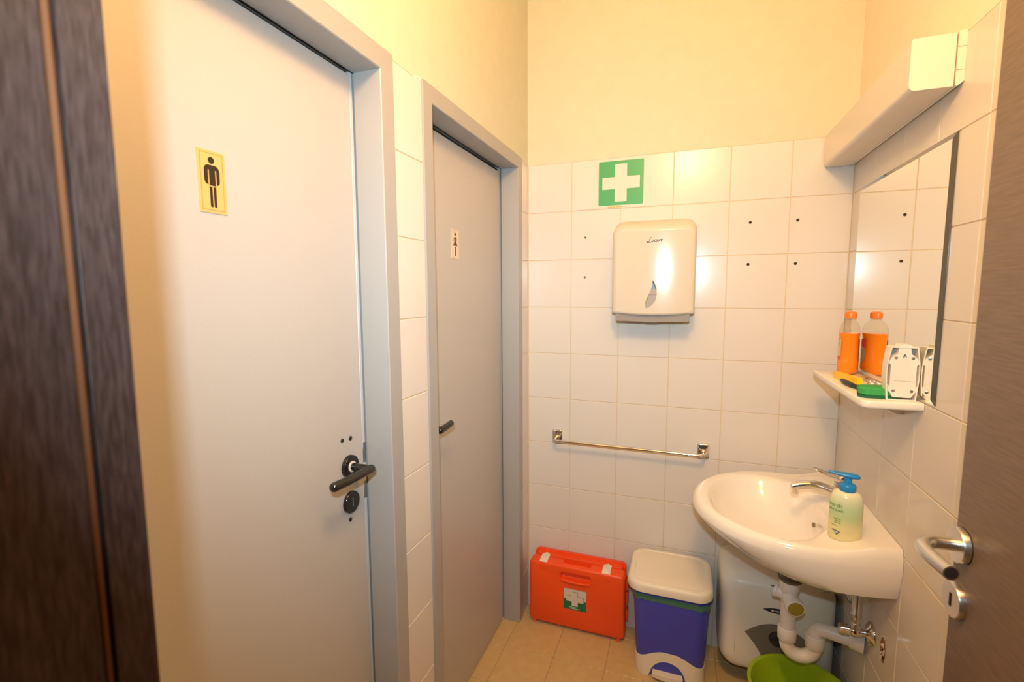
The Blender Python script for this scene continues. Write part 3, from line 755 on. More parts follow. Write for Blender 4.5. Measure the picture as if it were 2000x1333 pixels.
    # white plastic device standing with its back to the camera
    k = thing('plastic_device', (1.147, -0.60, ZS), 'white plastic holder standing on the shelf with its screwed back turned outward', 'device')
    cx, yb = 1.1435, -0.6205
    def hw(t): return 0.0265 + 0.0025 * (1 - t) + 0.0055 * math.sin(PI * min(max(t, 0), 1) ** 1.2)
    H = 0.130; N = 12
    outl = [(hw(i / N), H * i / N) for i in range(N + 1)]
    ring_o = [(cx + w, z) for w, z in outl] + [(cx - w, z) for w, z in outl[::-1]]
    ring_i = [(cx + (w - 0.0022), 0.0025 + z * (H - 0.005) / H) for w, z in outl] + [(cx - (w - 0.0022), 0.0025 + z * (H - 0.005) / H) for w, z in outl[::-1]]
    def rg(r, y, k=1.0): return [(cx + (x - cx) * k, y, ZS + 0.0006 + z) for x, z in r]
    b = new(); loft(b, [rg(ring_i, yb + 0.030), rg(ring_i, yb), rg(ring_o, yb), rg(ring_o, yb + 0.022, 0.99), rg(ring_o, yb + 0.036, 0.93)], True, True); finish('shell', b, M_dev, k, angle=40)
    b = new(); prism(b, ring_i, plane_m((0, yb + 0.0295, ZS + 0.0006), (1, 0, 0), (0, 0, 1)), 0.001); finish('inner_floor', b, M_devin, k)
    pl = [(0.018, 0.008), (0.0245, 0.020), (0.0285, 0.024), (0.0285, 0.034), (0.0255, 0.037), (0.0255, 0.086), (0.0295, 0.090), (0.0290, 0.096), (0.024, 0.105), (0.0135, 0.114), (0.0110, 0.133), (0.0100, 0.136)]
    poly = [(cx + 0.001 + u, z) for u, z in pl] + [(cx + 0.001 - u, z) for u, z in pl[::-1]]
    b = new(); prism(b, poly, on_back(0, yb + 0.028, ZS), 0.027); pn = finish('back_panel', b, M_dev, k, angle=20)
    for u, z in ((-0.0165, 0.104), (0.0170, 0.104), (-0.0175, 0.024), (0.0185, 0.024)):
        b = new(); lathe(b, [(0.0036, 0.0), (0.0036, 0.0006), (0.0022, 0.0009)], (cx + 0.001 + u, yb + 0.0012, ZS + z), (0, -1, 0), 12); finish('screw', b, M_satin, pn)
    b = new(); prism(b, [(-0.003, -0.004), (-0.001, -0.004), (0.001, 0.0), (0.0035, -0.004), (0.0042, -0.002), (0.001, 0.005), (-0.001, 0.005)], on_back(cx + 0.001, yb + 0.0012, ZS + 0.1085), 0.0006); finish('hanging_slot', b, M_strike, pn)
    b = new(); add_box(b, cx - 0.017, cx + 0.017, yb + 0.0006, yb + 0.0009, ZS + 0.0480, ZS + 0.0484); finish('panel_seam', b, M_tray, pn)
build_shelf_items()

# ================================================================== WASHBASIN
def build_sink():
    s = thing('washbasin', (W, -0.33, 0.56), 'white ceramic washbasin hung on the right wall below the shelf', 'washbasin')
    yc, hb = -0.330, 0.290; xc, a = 1.000, 0.309
    # outline (plan): start at wall near end, go round the nose, to wall far end
    out = []
    NS = 5
    for i in range(NS): out.append((W - 0.0008 - (W - xc) * i / NS, yc - (hb - 0.020 * (1 - i / NS) ** 2)))
    NE = 44
    for i in range(NE + 1):
        th = -PI / 2 + PI * i / NE
        c, sn = math.cos(th), math.sin(th)
        out.append((xc - a * (abs(c) ** 0.94), yc + hb * sn))
    for i in range(1, NS + 1): out.append((xc + (W - 0.0008 - xc) * i / NS, yc + (hb - 0.012 * (i / NS) ** 2)))
    NW = 12
    for i in range(1, NW): out.append((W - 0.0008, yc + (hb - 0.012) - 2 * (hb - 0.012) * i / NW))
    def rim_z(x, base, up):    # rear ledge rises towards the wall
        t = min(max((x - 1.03) / 0.10, 0), 1); t = t * t * (3 - 2 * t)
        return base + up * t
    def ring(sx, sy, z, up=0.0, yo=0.0):
        return [(W - 0.0008 + (x - W + 0.0008) * sx, yc + yo + (y - yc) * sy, rim_z(x, z, up)) for x, y in out]
    bc = (0.908, -0.347)
    def bowl(ax, by, z, up=0.0, cx=bc[0], cy=bc[1], bias=0.0):
        # same point count, matched by angle
        pts = []
        for x, y in out:
            ang = math.atan2((y - cy) / by, (x - cx) / ax)
            pts.append((cx + ax * math.cos(ang), cy + by * math.sin(ang), rim_z(x, z, up) if up else z))
        return pts
    def mix(r0, r1, t, z=None): return [tuple(p + (q - p) * t for p, q in zip(u, v)) for u, v in zip(r0, r1)]
    R = []
    R.append(bowl(0.060, 0.075, 0.628, cx=0.965, cy=-0.345))
    R.append(bowl(0.120, 0.150, 0.634, cx=0.965, cy=-0.345))
    R.append(ring(0.60, 0.86, 0.660))
    R.append(ring(0.72, 0.93, 0.668)); R.append(ring(0.83, 0.965, 0.690)); R.append(ring(0.92, 0.985, 0.715)); R.append(ring(0.975, 0.996, 0.738))
    R.append(ring(1.0, 1.0, 0.752)); R.append(ring(1.0, 1.0, 0.757)); R.append(ring(0.994, 0.993, 0.770, 0.012)); R.append(ring(0.978, 0.975, 0.7815, 0.018)); R.append(ring(0.962, 0.957, 0.7850, 0.021)); R.append(ring(0.945, 0.94, 0.7853, 0.021))
    edge = bowl(0.170, 0.240, 0.7838, 0.012)
    R.append(mix(R[-1], edge, 0.72)); R.append(mix(R[-2], edge, 0.93))
    R.append(bowl(0.165, 0.235, 0.7800, 0.008)); R.append(bowl(0.157, 0.226, 0.768, 0.004)); R.append(bowl(0.150, 0.214, 0.745)); R.append(bowl(0.139, 0.190, 0.712, cx=0.915)); R.append(bowl(0.115, 0.148, 0.682, cx=0.93)); R.append(bowl(0.075, 0.092, 0.664, cx=0.95)); R.append(bowl(0.026, 0.028, 0.658, cx=0.965))
    b = new(); loft(b, R, True, True)
    body = finish('basin_body', b, M_ceramic, s, angle=42)
    b = new(); lathe(b, [(0.022, 0.0), (0.022, 0.002), (0.017, 0.003), (0.0, 0.0025)], (0.965, -0.347, 0.6582), (0, 0, 1), 20); finish('drain_plug', b, M_chrome, s)
    # overflow slot in the rear of the bowl
    b = new(); lathe(b, [(0.0105, -0.003), (0.0105, 0.0016), (0.0075, 0.0022)], (1.0465, -0.337, 0.728), (-1, 0, 0.35), 18, sx=1.0, sy=0.6); finish('overflow_hole', b, M_hgrey, s)
    # metal waste fitting below the bowl
    b = new(); lathe(b, [(0.034, -0.085), (0.034, -0.078), (0.029, -0.075), (0.027, -0.03), (0.032, -0.028), (0.032, 0.004)], (0.987, -0.36, 0.634), (0, 0, 1), 28); finish('waste_fitting', b, M_gasket, s)
    return s
build_sink()

def build_tap():
    t = thing('mixer_tap', (1.118, -0.330, 0.802), 'chrome mixer tap with loop lever behind the soap bottle', 'tap')
    x, y, z = 1.118, -0.330, 0.803
    b = new(); lathe(b, [(0.027, -0.003), (0.027, 0.004), (0.0235, 0.007), (0.0225, 0.045), (0.0215, 0.070), (0.018, 0.082), (0.006, 0.088)], (x, y, z), (0, 0, 1), 28); body = finish('body', b, M_chrome, t)
    b = new(); tube(b, spline([(x - 0.012, y, z + 0.034), (1.076, y, 0.846), (1.046, y, 0.853), (1.012, y, 0.850), (0.984, y, 0.842)], 6), lambda q: 0.0165 - 0.003 * q, 18, sx=1.0, sy=0.95); finish('spout', b, M_chrome, t, angle=60)
    b = new(); lathe(b, [(0.0105, -0.017), (0.0115, -0.015), (0.0115, -0.004), (0.0135, 0.0), (0.0135, 0.008), (0.008, 0.012)], (0.992, y, 0.838), (-0.08, 0, 1), 22); finish('aerator', b, M_chrome, t)
    b = new()
    loop = []
    for i in range(25):
        q = -1 + 2 * i / 24
        loop.append((x - 0.004 - 0.075 * math.sqrt(max(1 - abs(q) ** 2.6, 0)), y + 0.0165 * q, z + 0.078 + 0.026 * math.sqrt(max(1 - abs(q) ** 2.6, 0))))
    tube(b, loop, 0.0034, 10); finish('loop_lever', b, M_chrome, t, angle=60)
    b = new(); lathe(b, [(0.019, 0.068), (0.0205, 0.071), (0.0205, 0.083), (0.016, 0.091), (0.0, 0.093)], (x, y, z), (0, 0, 1), 24); finish('lever_cap', b, M_chrome, t)
build_tap()

def build_soap():
    t = thing('soap_bottle', (1.072, -0.545, 0.790), 'pale green soap pump bottle with a blue pump on the washbasin edge', 'soap bottle')
    x, y, z, rot = 1.071, -0.541, 0.7905, math.radians(-10)
    b = new(); prof = [(0.90, 0.0), (0.97, 0.002), (1.0, 0.007), (1.0, 0.098), (0.985, 0.108), (0.93, 0.119), (0.82, 0.128), (0.66, 0.1335), (0.42, 0.1365), (0.37, 0.138)]
    lathe(b, [(0.0375 * r, h) for r, h in prof], (x, y, z), (0, 0, 1), 36, sx=1.0, sy=0.78, rot=rot); body = finish('bottle_body', b, M_soap, t, angle=60)
    b = new(); lathe(b, [(0.0185, 0.1355), (0.0195, 0.137), (0.0195, 0.150), (0.0175, 0.153), (0.0095, 0.1555), (0.0090, 0.172)], (x, y, z), (0, 0, 1), 26); pu = finish('pump_collar', b, M_bluep, t)
    b = new()
    d = Vector((-0.985, 0.17, 0)); sd = Vector((0.17, 0.985, 0))
    rings = []
    for s_, w, h0, h1 in ((-0.027, 0.004, 0.172, 0.176), (-0.022, 0.0105, 0.1695, 0.181), (-0.008, 0.0125, 0.1685, 0.1835), (0.008, 0.0115, 0.1695, 0.1835), (0.026, 0.0075, 0.1735, 0.1830), (0.040, 0.0055, 0.1765, 0.1835), (0.044, 0.0045, 0.1755, 0.1830)):
        o = Vector((x, y, z)) + d * s_
        hm, hh = (h0 + h1) / 2, (h1 - h0) / 2
        rings.append([o + sd * w * math.cos(q) + Vector((0, 0, hm + hh * math.sin(q))) for q in [2 * PI * i / 14 for i in range(14)]])
    loft(b, rings); finish('pump_head', b, M_bluep, t, angle=60)
    # print on the far side shows through reversed
    def face(u, v, off=0.0006):     # point on the bottle face at angle
        a = math.radians(u); rr = 0.0375
        px, py = (rr + off) * math.cos(a), (rr * 0.78 + off) * math.sin(a)
        return Vector((x + px * math.cos(rot) - py * math.sin(rot), y + px * math.sin(rot) + py * math.cos(rot), z + v))
    def patch(u0, u1, v0, v1, m, nm):
        b = new(); n = 6
        A = [u0 + (u1 - u0) * i / n for i in range(n + 1)]
        loft(b, [[face(u, v0, 0.0001) for u in A], [face(u, v0) for u in A], [face(u, v1) for u in A], [face(u, v1, 0.0001) for u in A]], False, False, closed=False); return finish(nm, b, m, body)
    def curved_text(s, u_left, v, size, m, nm):
        b = new(); text_bm(b, s, Matrix.Identity(4), size, 0.0002, mirror=True, spacing=1.0)
        wmax = max(vv.co.x for vv in b.verts)
        for vv in b.verts:
            arc = (vv.co.x - wmax)
            vv.co = face(u_left + arc / 0.034 * 57.3, v + vv.co.y, 0.0004 + vv.co.z)
        return finish(nm, b, m, body, smooth=False)
    curved_text('tb\u00b7ami', 254, 0.0935, 0.0150, M_prtgreen, 'print_line')
    curved_text('neozon', 256, 0.0815, 0.0130, M_prtgreen, 'print_line')
    patch(222, 250, 0.0610, 0.0625, M_prtgreen, 'print_line'); patch(228, 250, 0.0555, 0.0570, M_prtgreen, 'print_line'); patch(226, 250, 0.0500, 0.0515, M_prtgreen, 'print_line'); patch(208, 236, 0.0420, 0.0430, M_prtgreen, 'print_line')
    b = new(); P = [(217, 0.0295), (222, 0.0310), (247, 0.0295), (251, 0.0275), (238, 0.0180)]
    f0 = [b.verts.new(face(u, v, 0.0007)) for u, v in P]; b.faces.new(f0); em = finish('emblem', b, M_prtdark, body, smooth=False)
    b = new(); P = [(221.5, 0.0288), (246, 0.0278), (237.5, 0.0208)]
    f0 = [b.verts.new(face(u, v, 0.0010)) for u, v in P]; b.faces.new(f0); finish('emblem_field', b, M_prtsilver, em, smooth=False)
build_soap()

def build_trap():
    t = thing('drain_trap', (0.987, -0.36, 0.27), 'white plastic drain trap with a mustard cap under the washbasin', 'drain trap')
    x, y = 0.987, -0.36
    b = new(); lathe(b, [(0.0295, 0.545), (0.0295, 0.520), (0.024, 0.512), (0.0225, 0.49), (0.0215, 0.36)][::-1], (x, y, 0), (0, 0, 1), 26); finish('inlet_pipe', b, M_pvc, t, angle=50)
    # side branch facing the room, closed by a mustard cap
    d = Vector((0.16, -1, -0.10)).normalized(); o = Vector((x, y, 0.492))
    b = new(); lathe(b, [(0.024, 0.0), (0.024, 0.040), (0.0272, 0.042), (0.0272, 0.056), (0.0245, 0.058), (0.0225, 0.0575)], o, d, 28); br = finish('branch', b, M_pvc, t, angle=50)
    b = new(); lathe(b, [(0.0225, 0.050), (0.0225, 0.0585), (0.020, 0.0592), (0.0, 0.0592)], o, d, 28); finish('cap', b, M_yellowcap, br)
    d2 = Vector((-1, 0.35, 0.15)).normalized()
    b = new(); lathe(b, [(0.018, 0.0), (0.018, 0.032), (0.021, 0.034), (0.021, 0.042), (0.018, 0.044), (0.0, 0.044)], (x, y, 0.492), d2, 22); finish('branch', b, M_pvc, t, angle=50)
    # union nut, U bend, second nut, elbow and pipe to the wall
    def nut(cx, z0, z1): 
        b = new(); lathe(b, [(0.0235, z1 + 0.004), (0.0265, z1), (0.0272, (z0 + z1) / 2 + 0.004), (0.0260, z0), (0.0235, z0 - 0.003)][::-1], (cx, y, 0), (0, 0, 1), 26); finish('union_nut', b, M_pvc, t, angle=50)
    nut(x, 0.348, 0.385); nut(1.064, 0.340, 0.376)
    b = new(); c = (x + 1.064) / 2; rr = (1.064 - x) / 2
    tube(b, [(x, y, 0.36), (x, y, 0.34)] + [(c - rr * math.cos(q), y, 0.338 - rr * math.sin(q)) for q in [PI * i / 14 for i in range(15)]] + [(1.064, y, 0.34), (1.064, y, 0.36)], 0.0210, 20); finish('u_bend', b, M_pvc, t, angle=60)
    b = new(); tube(b, spline([(1.064, y, 0.36), (1.064, y, 0.376), (1.0645, y, 0.386), (1.072, y - 0.001, 0.399), (1.088, y - 0.006, 0.4045), (1.12, y - 0.014, 0.404), (1.165, y - 0.028, 0.404)], 5), 0.0205, 20); finish('outlet_pipe', b, M_pvc, t, angle=60)
    b = new(); lathe(b, [(0.021, 0.0), (0.026, 0.004), (0.0295, 0.036)], (1.1465, y - 0.0225, 0.406), (1, -0.30, -0.03), 26, cap1=False)
    lathe(b, [(0.0295, 0.036), (0.0310, 0.037)], (1.1465, y - 0.0225, 0.406), (1, -0.30, -0.03), 26, cap0=False)
    finish('wall_cup', b, M_pvc, t, angle=50)
build_trap()

def valve(y, z, label):
    t = thing('angle_valve', (W, y, z), label, 'valve', None)
    b = new(); lathe(b, [(0.033, 0.0006), (0.033, 0.003), (0.027, 0.008), (0.014, 0.013), (0.0105, 0.016)], (W, y, z), (-1, 0, 0), 26); finish('wall_rosette', b, M_chrome, t, angle=50)
    b = new(); cyl(b, (W - 0.014, y, z), (W - 0.055, y, z), 0.0098, 18)
    lathe(b, [(0.0135, 0.028), (0.0145, 0.033), (0.0145, 0.045), (0.012, 0.052)], (W, y, z), (-1, 0, 0), 20)
    lathe(b, [(0.0135, 0.0), (0.012, 0.022), (0.0095, 0.026)], (W - 0.040, y, z), (0, 0, 1), 18); finish('valve_body', b, M_chrome, t, angle=50)
    b = new(); rings = []
    for h, rr in ((0.056, 0.010), (0.057, 0.0135), (0.078, 0.0140), (0.080, 0.012)):
        rings.append([(W - h, y + (rr + (0.0012 if i % 2 else 0)) * math.cos(2 * PI * i / 20), z + (rr + (0.0012 if i % 2 else 0)) * math.sin(2 * PI * i / 20)) for i in range(20)])
    loft(b, rings); finish('knob', b, M_chrome, t, angle=30)
    b = new(); lathe(b, [(0.0085, 0.026), (0.0070, 0.030), (0.0070, 0.043), (0.0145, 0.046), (0.0145, 0.056), (0.0125, 0.058), (0.0125, 0.155)], (W - 0.040, y, z), (0, 0, 1), 18); finish('supply_pipe', b, M_chrome, t, angle=50)
valve(-0.437, 0.468, 'chrome angle valve nearest the camera below the washbasin')
valve(-0.245, 0.478, 'chrome angle valve farther back, beside the water heater')

# ================================================================== WATER HEATER
def build_heater():
    h = thing('water_heater', (0.985, -0.11, 0.08), 'small white square water heater on the back wall under the washbasin', 'water heater')
    cx, cz, hx, hz = 0.9855, 0.268, 0.183, 0.184
    def ring(y, g, r): return [(x, y, z) for x, z in rrect(cx, cz, hx - g, hz - g, r, 8)]
    b = new(); loft(b, [ring(-0.0004, 0.0, 0.055), ring(-0.150, 0.0, 0.055), ring(-0.178, 0.003, 0.055), ring(-0.200, 0.010, 0.054), ring(-0.213, 0.020, 0.052), ring(-0.219, 0.034, 0.048), ring(-0.2205, 0.055, 0.035)]); finish('housing', b, M_heater, h, angle=50)
    yf = -0.2203
    # grey fan-shaped control field with round knob
    M = on_back(0, yf, 0)
    top = [(cx - 0.1015 + 0.203 * i / 14, 0.246 + 0.050 * (1 - ((i - 7) / 7) ** 2)) for i in range(15)]
    rt = [(cx + 0.1015 - 0.060 * math.sin(PI / 2 * i / 6), 0.246 - 0.105 * i / 6) for i in range(1, 7)]
    lf = [(cx - 0.1015 + 0.060 * math.sin(PI / 2 * i / 6), 0.246 - 0.105 * i / 6) for i in range(6, 0, -1)]
    b = new(); prism(b, (top + rt + lf)[::-1], M, 0.0012); cf = finish('control_field', b, M_hgrey, h)
    b = new(); lathe(b, [(0.026, 0.0), (0.026, 0.004), (0.0215, 0.010), (0.0205, 0.018), (0.0, 0.019)], (cx, yf, 0.245), (0, -1, 0), 26); finish('knob', b, M_hknob, cf)
    # dark lens-shaped badge with lettering
    lens = [(cx - 0.0475 + 0.095 * i / 16, 0.3455 + 0.0095 * (1 - ((i - 8) / 8) ** 2)) for i in range(17)] + [(cx + 0.0475 - 0.095 * i / 16, 0.3455 - 0.0095 * (1 - ((i - 8) / 8) ** 2)) for i in range(1, 16)]
    b = new(); prism(b, lens[::-1], M, 0.0014); bd = finish('badge', b, M_navy, h)
    b = new(); M2 = on_back(cx - 0.0110, yf - 0.0014, 0.3420)
    text_bm(b, 'ARISTON', M2, 0.0090, 0.0003, spacing=0.95)
    lathe(b, [(0.0038, 0.0), (0.0038, 0.0004), (0.002, 0.0005)], (cx - 0.0170, yf - 0.0014, 0.3455), (0, -1, 0), 14); finish('lettering', b, M_ring, bd, smooth=False)
    # moulded grip outline
    b = new(); tube(b, spline([(cx - 0.068, yf + 0.0016, 0.408), (cx - 0.077, yf + 0.0012, 0.404), (cx - 0.0785, yf + 0.0008, 0.385), (cx - 0.072, yf + 0.0008, 0.368), (cx - 0.058, yf + 0.0006, 0.357)], 5), 0.0014, 8); finish('moulded_edge', b, M_heater, h)
    b = new(); tube(b, spline([(cx + 0.068, yf + 0.0016, 0.408), (cx + 0.077, yf + 0.0012, 0.404), (cx + 0.0785, yf + 0.0008, 0.385), (cx + 0.072, yf + 0.0008, 0.368), (cx + 0.058, yf + 0.0006, 0.357)], 5), 0.0014, 8); finish('moulded_edge', b, M_heater, h)
    for s in (-1, 1):
        b = new(); add_box(b, cx + s * 0.1315 - 0.0004, cx + s * 0.1315 + 0.0004, yf - 0.0002, yf + 0.003, 0.160, 0.232); finish('panel_seam', b, M_tray, h)
    b = new(); add_box(b, cx - 0.026, cx + 0.006, -0.2150, -0.2135, 0.436 - 0.006, 0.441 - 0.006); finish('warning_label', b, M_brownlab, h)
build_heater()

# ================================================================== FLOOR ITEMS
def build_basin():
    x, y = 1.030, -0.382
    b = new(); R = 0.150
    out = [(0.098, 0.0), (0.104, 0.003), (0.140, 0.188), (0.1485, 0.191), (0.1525, 0.196), (0.1525, 0.2005), (0.149, 0.2025), (0.142, 0.200), (0.136, 0.186), (0.101, 0.010), (0.092, 0.004)]
    lathe(b, out, (x, y, 0.0002), (0, 0, 1), 48)
    o = finish('plastic_tub', b, M_lime, origin=(x, y, 0), angle=40)
    tag(o, 'lime green round plastic tub on the floor under the drain trap', 'tub')
build_basin()

def build_case():
    c = thing('first_aid_case', (0.247, -0.06, 0), 'orange plastic first aid case with white latches standing against the back wall', 'case')
    x0, x1, yf, yb = 0.0405, 0.4535, -0.112, -0.006
    z0, z1 = 0.012, 0.292
    cx = (x0 + x1) / 2
    # body half nearest the room: front shell with recessed grip
    def rr(y, g, r): return [(x, y, z) for x, z in rrect(cx, (z0 + z1) / 2, (x1 - x0) / 2 - g, (z1 - z0) / 2 - g, r, 5)]
    gx0, gx1, gz0 = cx - 0.066, cx + 0.066, 0.232       # grip recess
    b = new(); loft(b, [rr(-0.060, 0.002, 0.018), rr(-0.0615, 0.0, 0.019), rr(-0.100, 0.0, 0.019), rr(-0.108, 0.003, 0.018), rr(-0.112, 0.009, 0.014)], True, True)
    sh = finish('front_shell', b, M_orange, c, angle=40)
    cut = new(); add_box(cut, gx0, gx1, -0.130, -0.090, gz0, 0.265, 0.010, 3)
    add_box(cut, gx0 + 0.006, gx1 - 0.006, -0.0905, -0.045, 0.266, 0.320, 0.004, 2)
    co = finish('cutter_tmp', cut, M_orange, c)
    md = sh.modifiers.new('grip', 'BOOLEAN'); md.object = co; md.operation = 'DIFFERENCE'; md.solver = 'EXACT'
    dg = bpy.context.evaluated_depsgraph_get(); dg.update()
    me = bpy.data.meshes.new_from_object(sh.evaluated_get(dg)); sh.modifiers.clear(); sh.data = me
    for p in me.polygons: p.use_smooth = True
    me.set_sharp_from_angle(angle=math.radians(40))
    bpy.data.objects.remove(co)
    # rear half, a little taller
    def rb(y, g, r): return [(x, y, z) for x, z in rrect(cx, 0.159, (x1 - x0) / 2 - 0.005 - g, 0.147 - g, r, 5)]
    b = new(); loft(b, [rb(yb, 0.010, 0.014), rb(yb - 0.006, 0.002, 0.018), rb(-0.020, 0.0, 0.020), rb(-0.030, 0.0, 0.020), rb(-0.0315, 0.010, 0.016), rb(-0.0600, 0.010, 0.016)]); finish('rear_shell', b, M_orange, c, angle=40)
    # handle lip under the grip recess
    b = new(); tube(b, spline([(gx0 + 0.006, -0.1125, gz0 - 0.004), (cx - 0.03, -0.1145, gz0 - 0.006), (cx + 0.03, -0.1145, gz0 - 0.006), (gx1 - 0.006, -0.1125, gz0 - 0.004)], 5), 0.0055, 10, round_ends=True); finish('grip_lip', b, M_orange, c)
    for xl in (0.1035, 0.3735):
        b = new()
        sec = [(-0.044, z1 + 0.004), (-0.075, z1 + 0.0045), (-0.098, z1 + 0.0030), (-0.1075, z1 - 0.003), (-0.110, z1 - 0.016), (-0.106, z1 - 0.017), (-0.100, z1 - 0.006), (-0.07, z1 - 0.002), (-0.044, z1 - 0.001)]
        ring = lambda x, k: [(x, yy + (k if yy > -0.05 else 0), zz) for yy, zz in sec]
        loft(b, [ring(xl - 0.0170, -0.008), ring(xl, 0.006), ring(xl + 0.0170, -0.008)]); la = finish('latch', b, M_latch, c, angle=50)
        b = new(); add_box(b, xl - 0.0185, xl + 0.0185, -0.1122, -0.1095, 0.255, 0.2745, 0.001); finish('latch_recess', b, M_orange, c)
    # sticker: white upper, green lower, white cross
    M = on_back(0.1955, -0.1118, 0.1015); w, hh = 0.099, 0.094
    b = new(); prism(b, rect2(0, w, 0, hh), M, 0.0008); st = finish('sticker', b, M_white, c)
    M2 = M @ Matrix.Translation((0, 0, 0.0007))
    gpoly = [(0.001, 0.001), (w - 0.001, 0.001), (w - 0.001, 0.046), (0.087, 0.046), (0.087, 0.037), (0.062, 0.037), (0.062, 0.018), (0.036, 0.018), (0.036, 0.037), (0.012, 0.037), (0.012, 0.047), (0.001, 0.047)]
    b = new(); prism(b, gpoly, M2, 0.0004); finish('green_field', b, M_stgreen, st)
    b = new(); t_ = 0.0010
    for x0_, x1_, y0_, y1_ in ((0.0, w, 0, 0.0014), (0.0, w, hh - 0.0014, hh), (0, 0.0014, 0, hh), (w - 0.0014, w, 0, hh)):
        prism(b, rect2(x0_, x1_, y0_, y1_), M2, 0.0005)
    finish('sticker_border', b, M_hgrey, st)
    b = new()
    for x0_, x1_, y0_, y1_ in ((0.040, 0.0625, 0.0815, 0.083), (0.061, 0.0625, 0.060, 0.083), (0.061, 0.087, 0.060, 0.0615), (0.0855, 0.087, 0.046, 0.0615), (0.013, 0.034, 0.0615, 0.063)):
        prism(b, rect2(x0_, x1_, y0_, y1_), M2, 0.0005)
    finish('cross_outline', b, M_stgreen, st)
    b = new()
    for u0, u1, v in ((0.024, 0.058, 0.0115), (0.026, 0.072, 0.0055)): prism(b, rect2(u0, u1, v, v + 0.0022), M2, 0.0006)
    finish('sticker_print', b, M_ring, st)
    for xf in (0.064, 0.427):
        b = new(); add_box(b, xf - 0.006, xf + 0.006, -0.108, -0.098, 0.0003, 0.014, 0.001); finish('foot', b, M_orange, c)
        b = new(); add_box(b, xf - 0.006, xf + 0.006, -0.030, -0.020, 0.0003, 0.014, 0.001); finish('foot', b, M_orange, c)
    for z in (0.075, 0.15, 0.21):
        b = new(); add_box(b, x1 - 0.001, x1 + 0.008, -0.070, -0.040, z, z + 0.05, 0.002); finish('hinge_block', b, M_orange, c)
build_case()

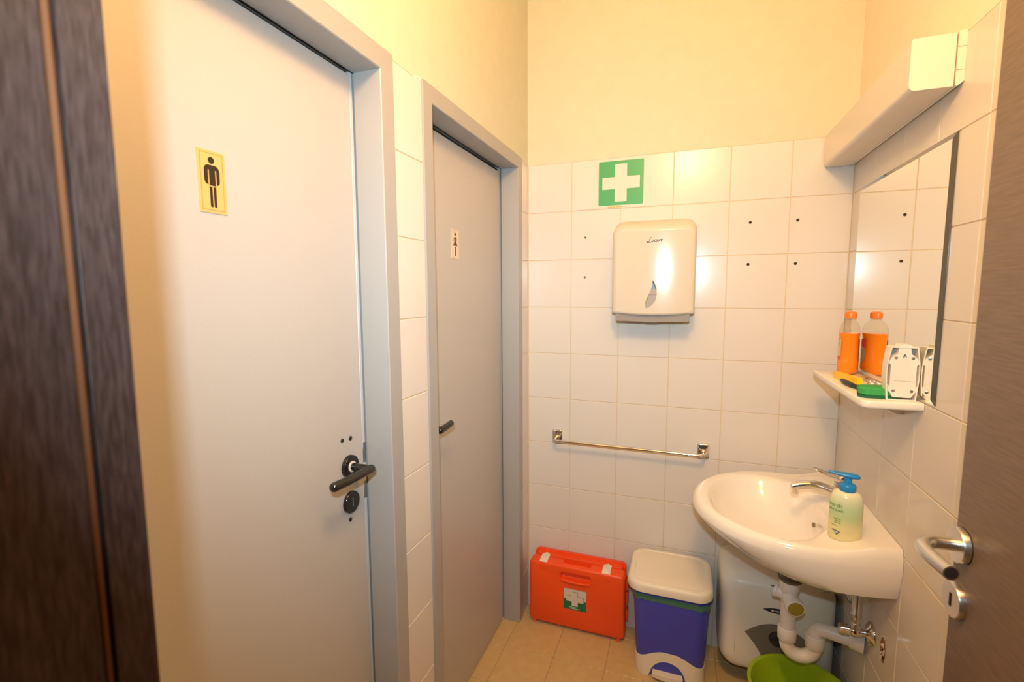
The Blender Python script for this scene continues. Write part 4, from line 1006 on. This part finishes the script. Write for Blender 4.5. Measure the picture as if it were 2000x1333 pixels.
def build_bin():
    xc, yc = 0.632, -0.146
    t = thing('pedal_bin', (xc, yc, 0), 'blue and white plastic pedal bin beside the orange case', 'bin')
    def rr(hx, hy, r, z, n=8): return [(x, y, z) for x, y in rrect(xc, yc, hx, hy, r, n)]
    b = new(); loft(b, [rr(0.121, 0.095, 0.04, 0.02), rr(0.123, 0.097, 0.042, 0.06), rr(0.137, 0.118, 0.045, 0.352)], True, True); finish('blue_body', b, M_blue, t, angle=50)
    # white base with a curved upper edge and an arched pedal opening
    n = 20
    base = rrect(xc, yc, 0.126, 0.1005, 0.045, n); N = len(base)
    xp, hwid, hz = 0.628, 0.066, 0.072
    def ztop(x, y):
        q = (x - xc) / 0.126
        return 0.066 + 0.046 * max(math.cos(q * PI / 2), 0) ** 1.3 if y < yc else 0.075
    def zlow(x, y):
        if y < yc - 0.04 and abs(x - xp) < hwid: return hz * math.sqrt(max(1 - ((x - xp) / hwid) ** 2, 0)) + 0.0005
        return 0.0005
    # denser front sampling for a clean arch
    dense = []
    for i in range(N):
        a, c = base[i], base[(i + 1) % N]
        L = math.hypot(c[0] - a[0], c[1] - a[1]); k = max(1, int(L / 0.006))
        for j in range(k): dense.append((a[0] + (c[0] - a[0]) * j / k, a[1] + (c[1] - a[1]) * j / k))
    def inset(p, g): return (xc + (p[0] - xc) * (1 - g), yc + (p[1] - yc) * (1 - g))
    o_lo = [(x, y, zlow(x, y)) for x, y in dense]
    o_mid = [(xc + (x - xc) * 1.004, yc + (y - yc) * 1.004, (zlow(x, y) + ztop(x, y)) / 2) for x, y in dense]
    o_hi = [(x, y, ztop(x, y)) for x, y in dense]
    i_hi = [(*inset(p, 0.02), ztop(*p)) for p in dense]
    i_lo = [(*inset(p, 0.045), zlow(*p)) for p in dense]
    b = new(); loft(b, [o_lo, o_mid, o_hi, i_hi, i_lo, o_lo], False, False); bmesh.ops.remove_doubles(b, verts=b.verts[:], dist=0.00002)
    finish('base', b, M_binwhite, t, angle=40)
    b = new(); add_box(b, xp - 0.075, xp + 0.075, yc - 0.090, yc - 0.080, 0.002, 0.080); finish('pedal_recess', b, M_blue, t)
    b = new()
    pp = [(xp - 0.055, -0.245), (xp + 0.055, -0.245), (xp + 0.055, -0.262), (xp + 0.030, -0.269), (xp, -0.271), (xp - 0.030, -0.269), (xp - 0.055, -0.262)]
    pin = [(xp - 0.050, yc - 0.075), (xp + 0.050, yc - 0.075)]
    loft(b, [[(x, y, z) for x, y in ([pin[0], pin[1]] + pp[1:][1:] )] for z in (0.014, 0.018, 0.028, 0.030)]); finish('pedal', b, M_binwhite, t, angle=30)
    # liner turned over the rim
    b = new(); rnd = random.Random(5); up, lo, mid = [], [], []
    for i, (x, y) in enumerate(rrect(xc, yc, 0.1395, 0.1205, 0.046, 12)):
        wv = 0.004 * math.sin(i * 0.9) + rnd.uniform(-0.003, 0.003)
        up.append((xc + (x - xc) * 0.992, yc + (y - yc) * 0.992, 0.336 + wv)); mid.append((xc + (x - xc) * 1.003, yc + (y - yc) * 1.005, 0.326 + wv)); lo.append((xc + (x - xc) * 0.990, yc + (y - yc) * 0.990, 0.3125 + wv * 1.3))
    loft(b, [up, mid, lo], False, False); finish('bin_liner', b, M_liner, t, angle=80)
    # lid
    lc = (xc - 0.006, yc - 0.0035)
    def lr(hx, hy, r, z): return [(x, y, z) for x, y in rrect(lc[0], lc[1], hx, hy, r, 9)]
    b = new(); loft(b, [lr(0.145, 0.128, 0.055, 0.353), lr(0.1505, 0.1335, 0.058, 0.355), lr(0.1515, 0.1345, 0.058, 0.368), lr(0.1495, 0.1325, 0.057, 0.381), lr(0.1455, 0.1285, 0.056, 0.3865), lr(0.139, 0.122, 0.054, 0.3890), lr(0.129, 0.112, 0.050, 0.3885), lr(0.127, 0.110, 0.049, 0.3865), lr(0.122, 0.105, 0.046, 0.3870), lr(0.098, 0.082, 0.030, 0.3900), lr(0.078, 0.062, 0.02, 0.3895)]); finish('lid', b, M_binwhite, t, angle=35)
build_bin()
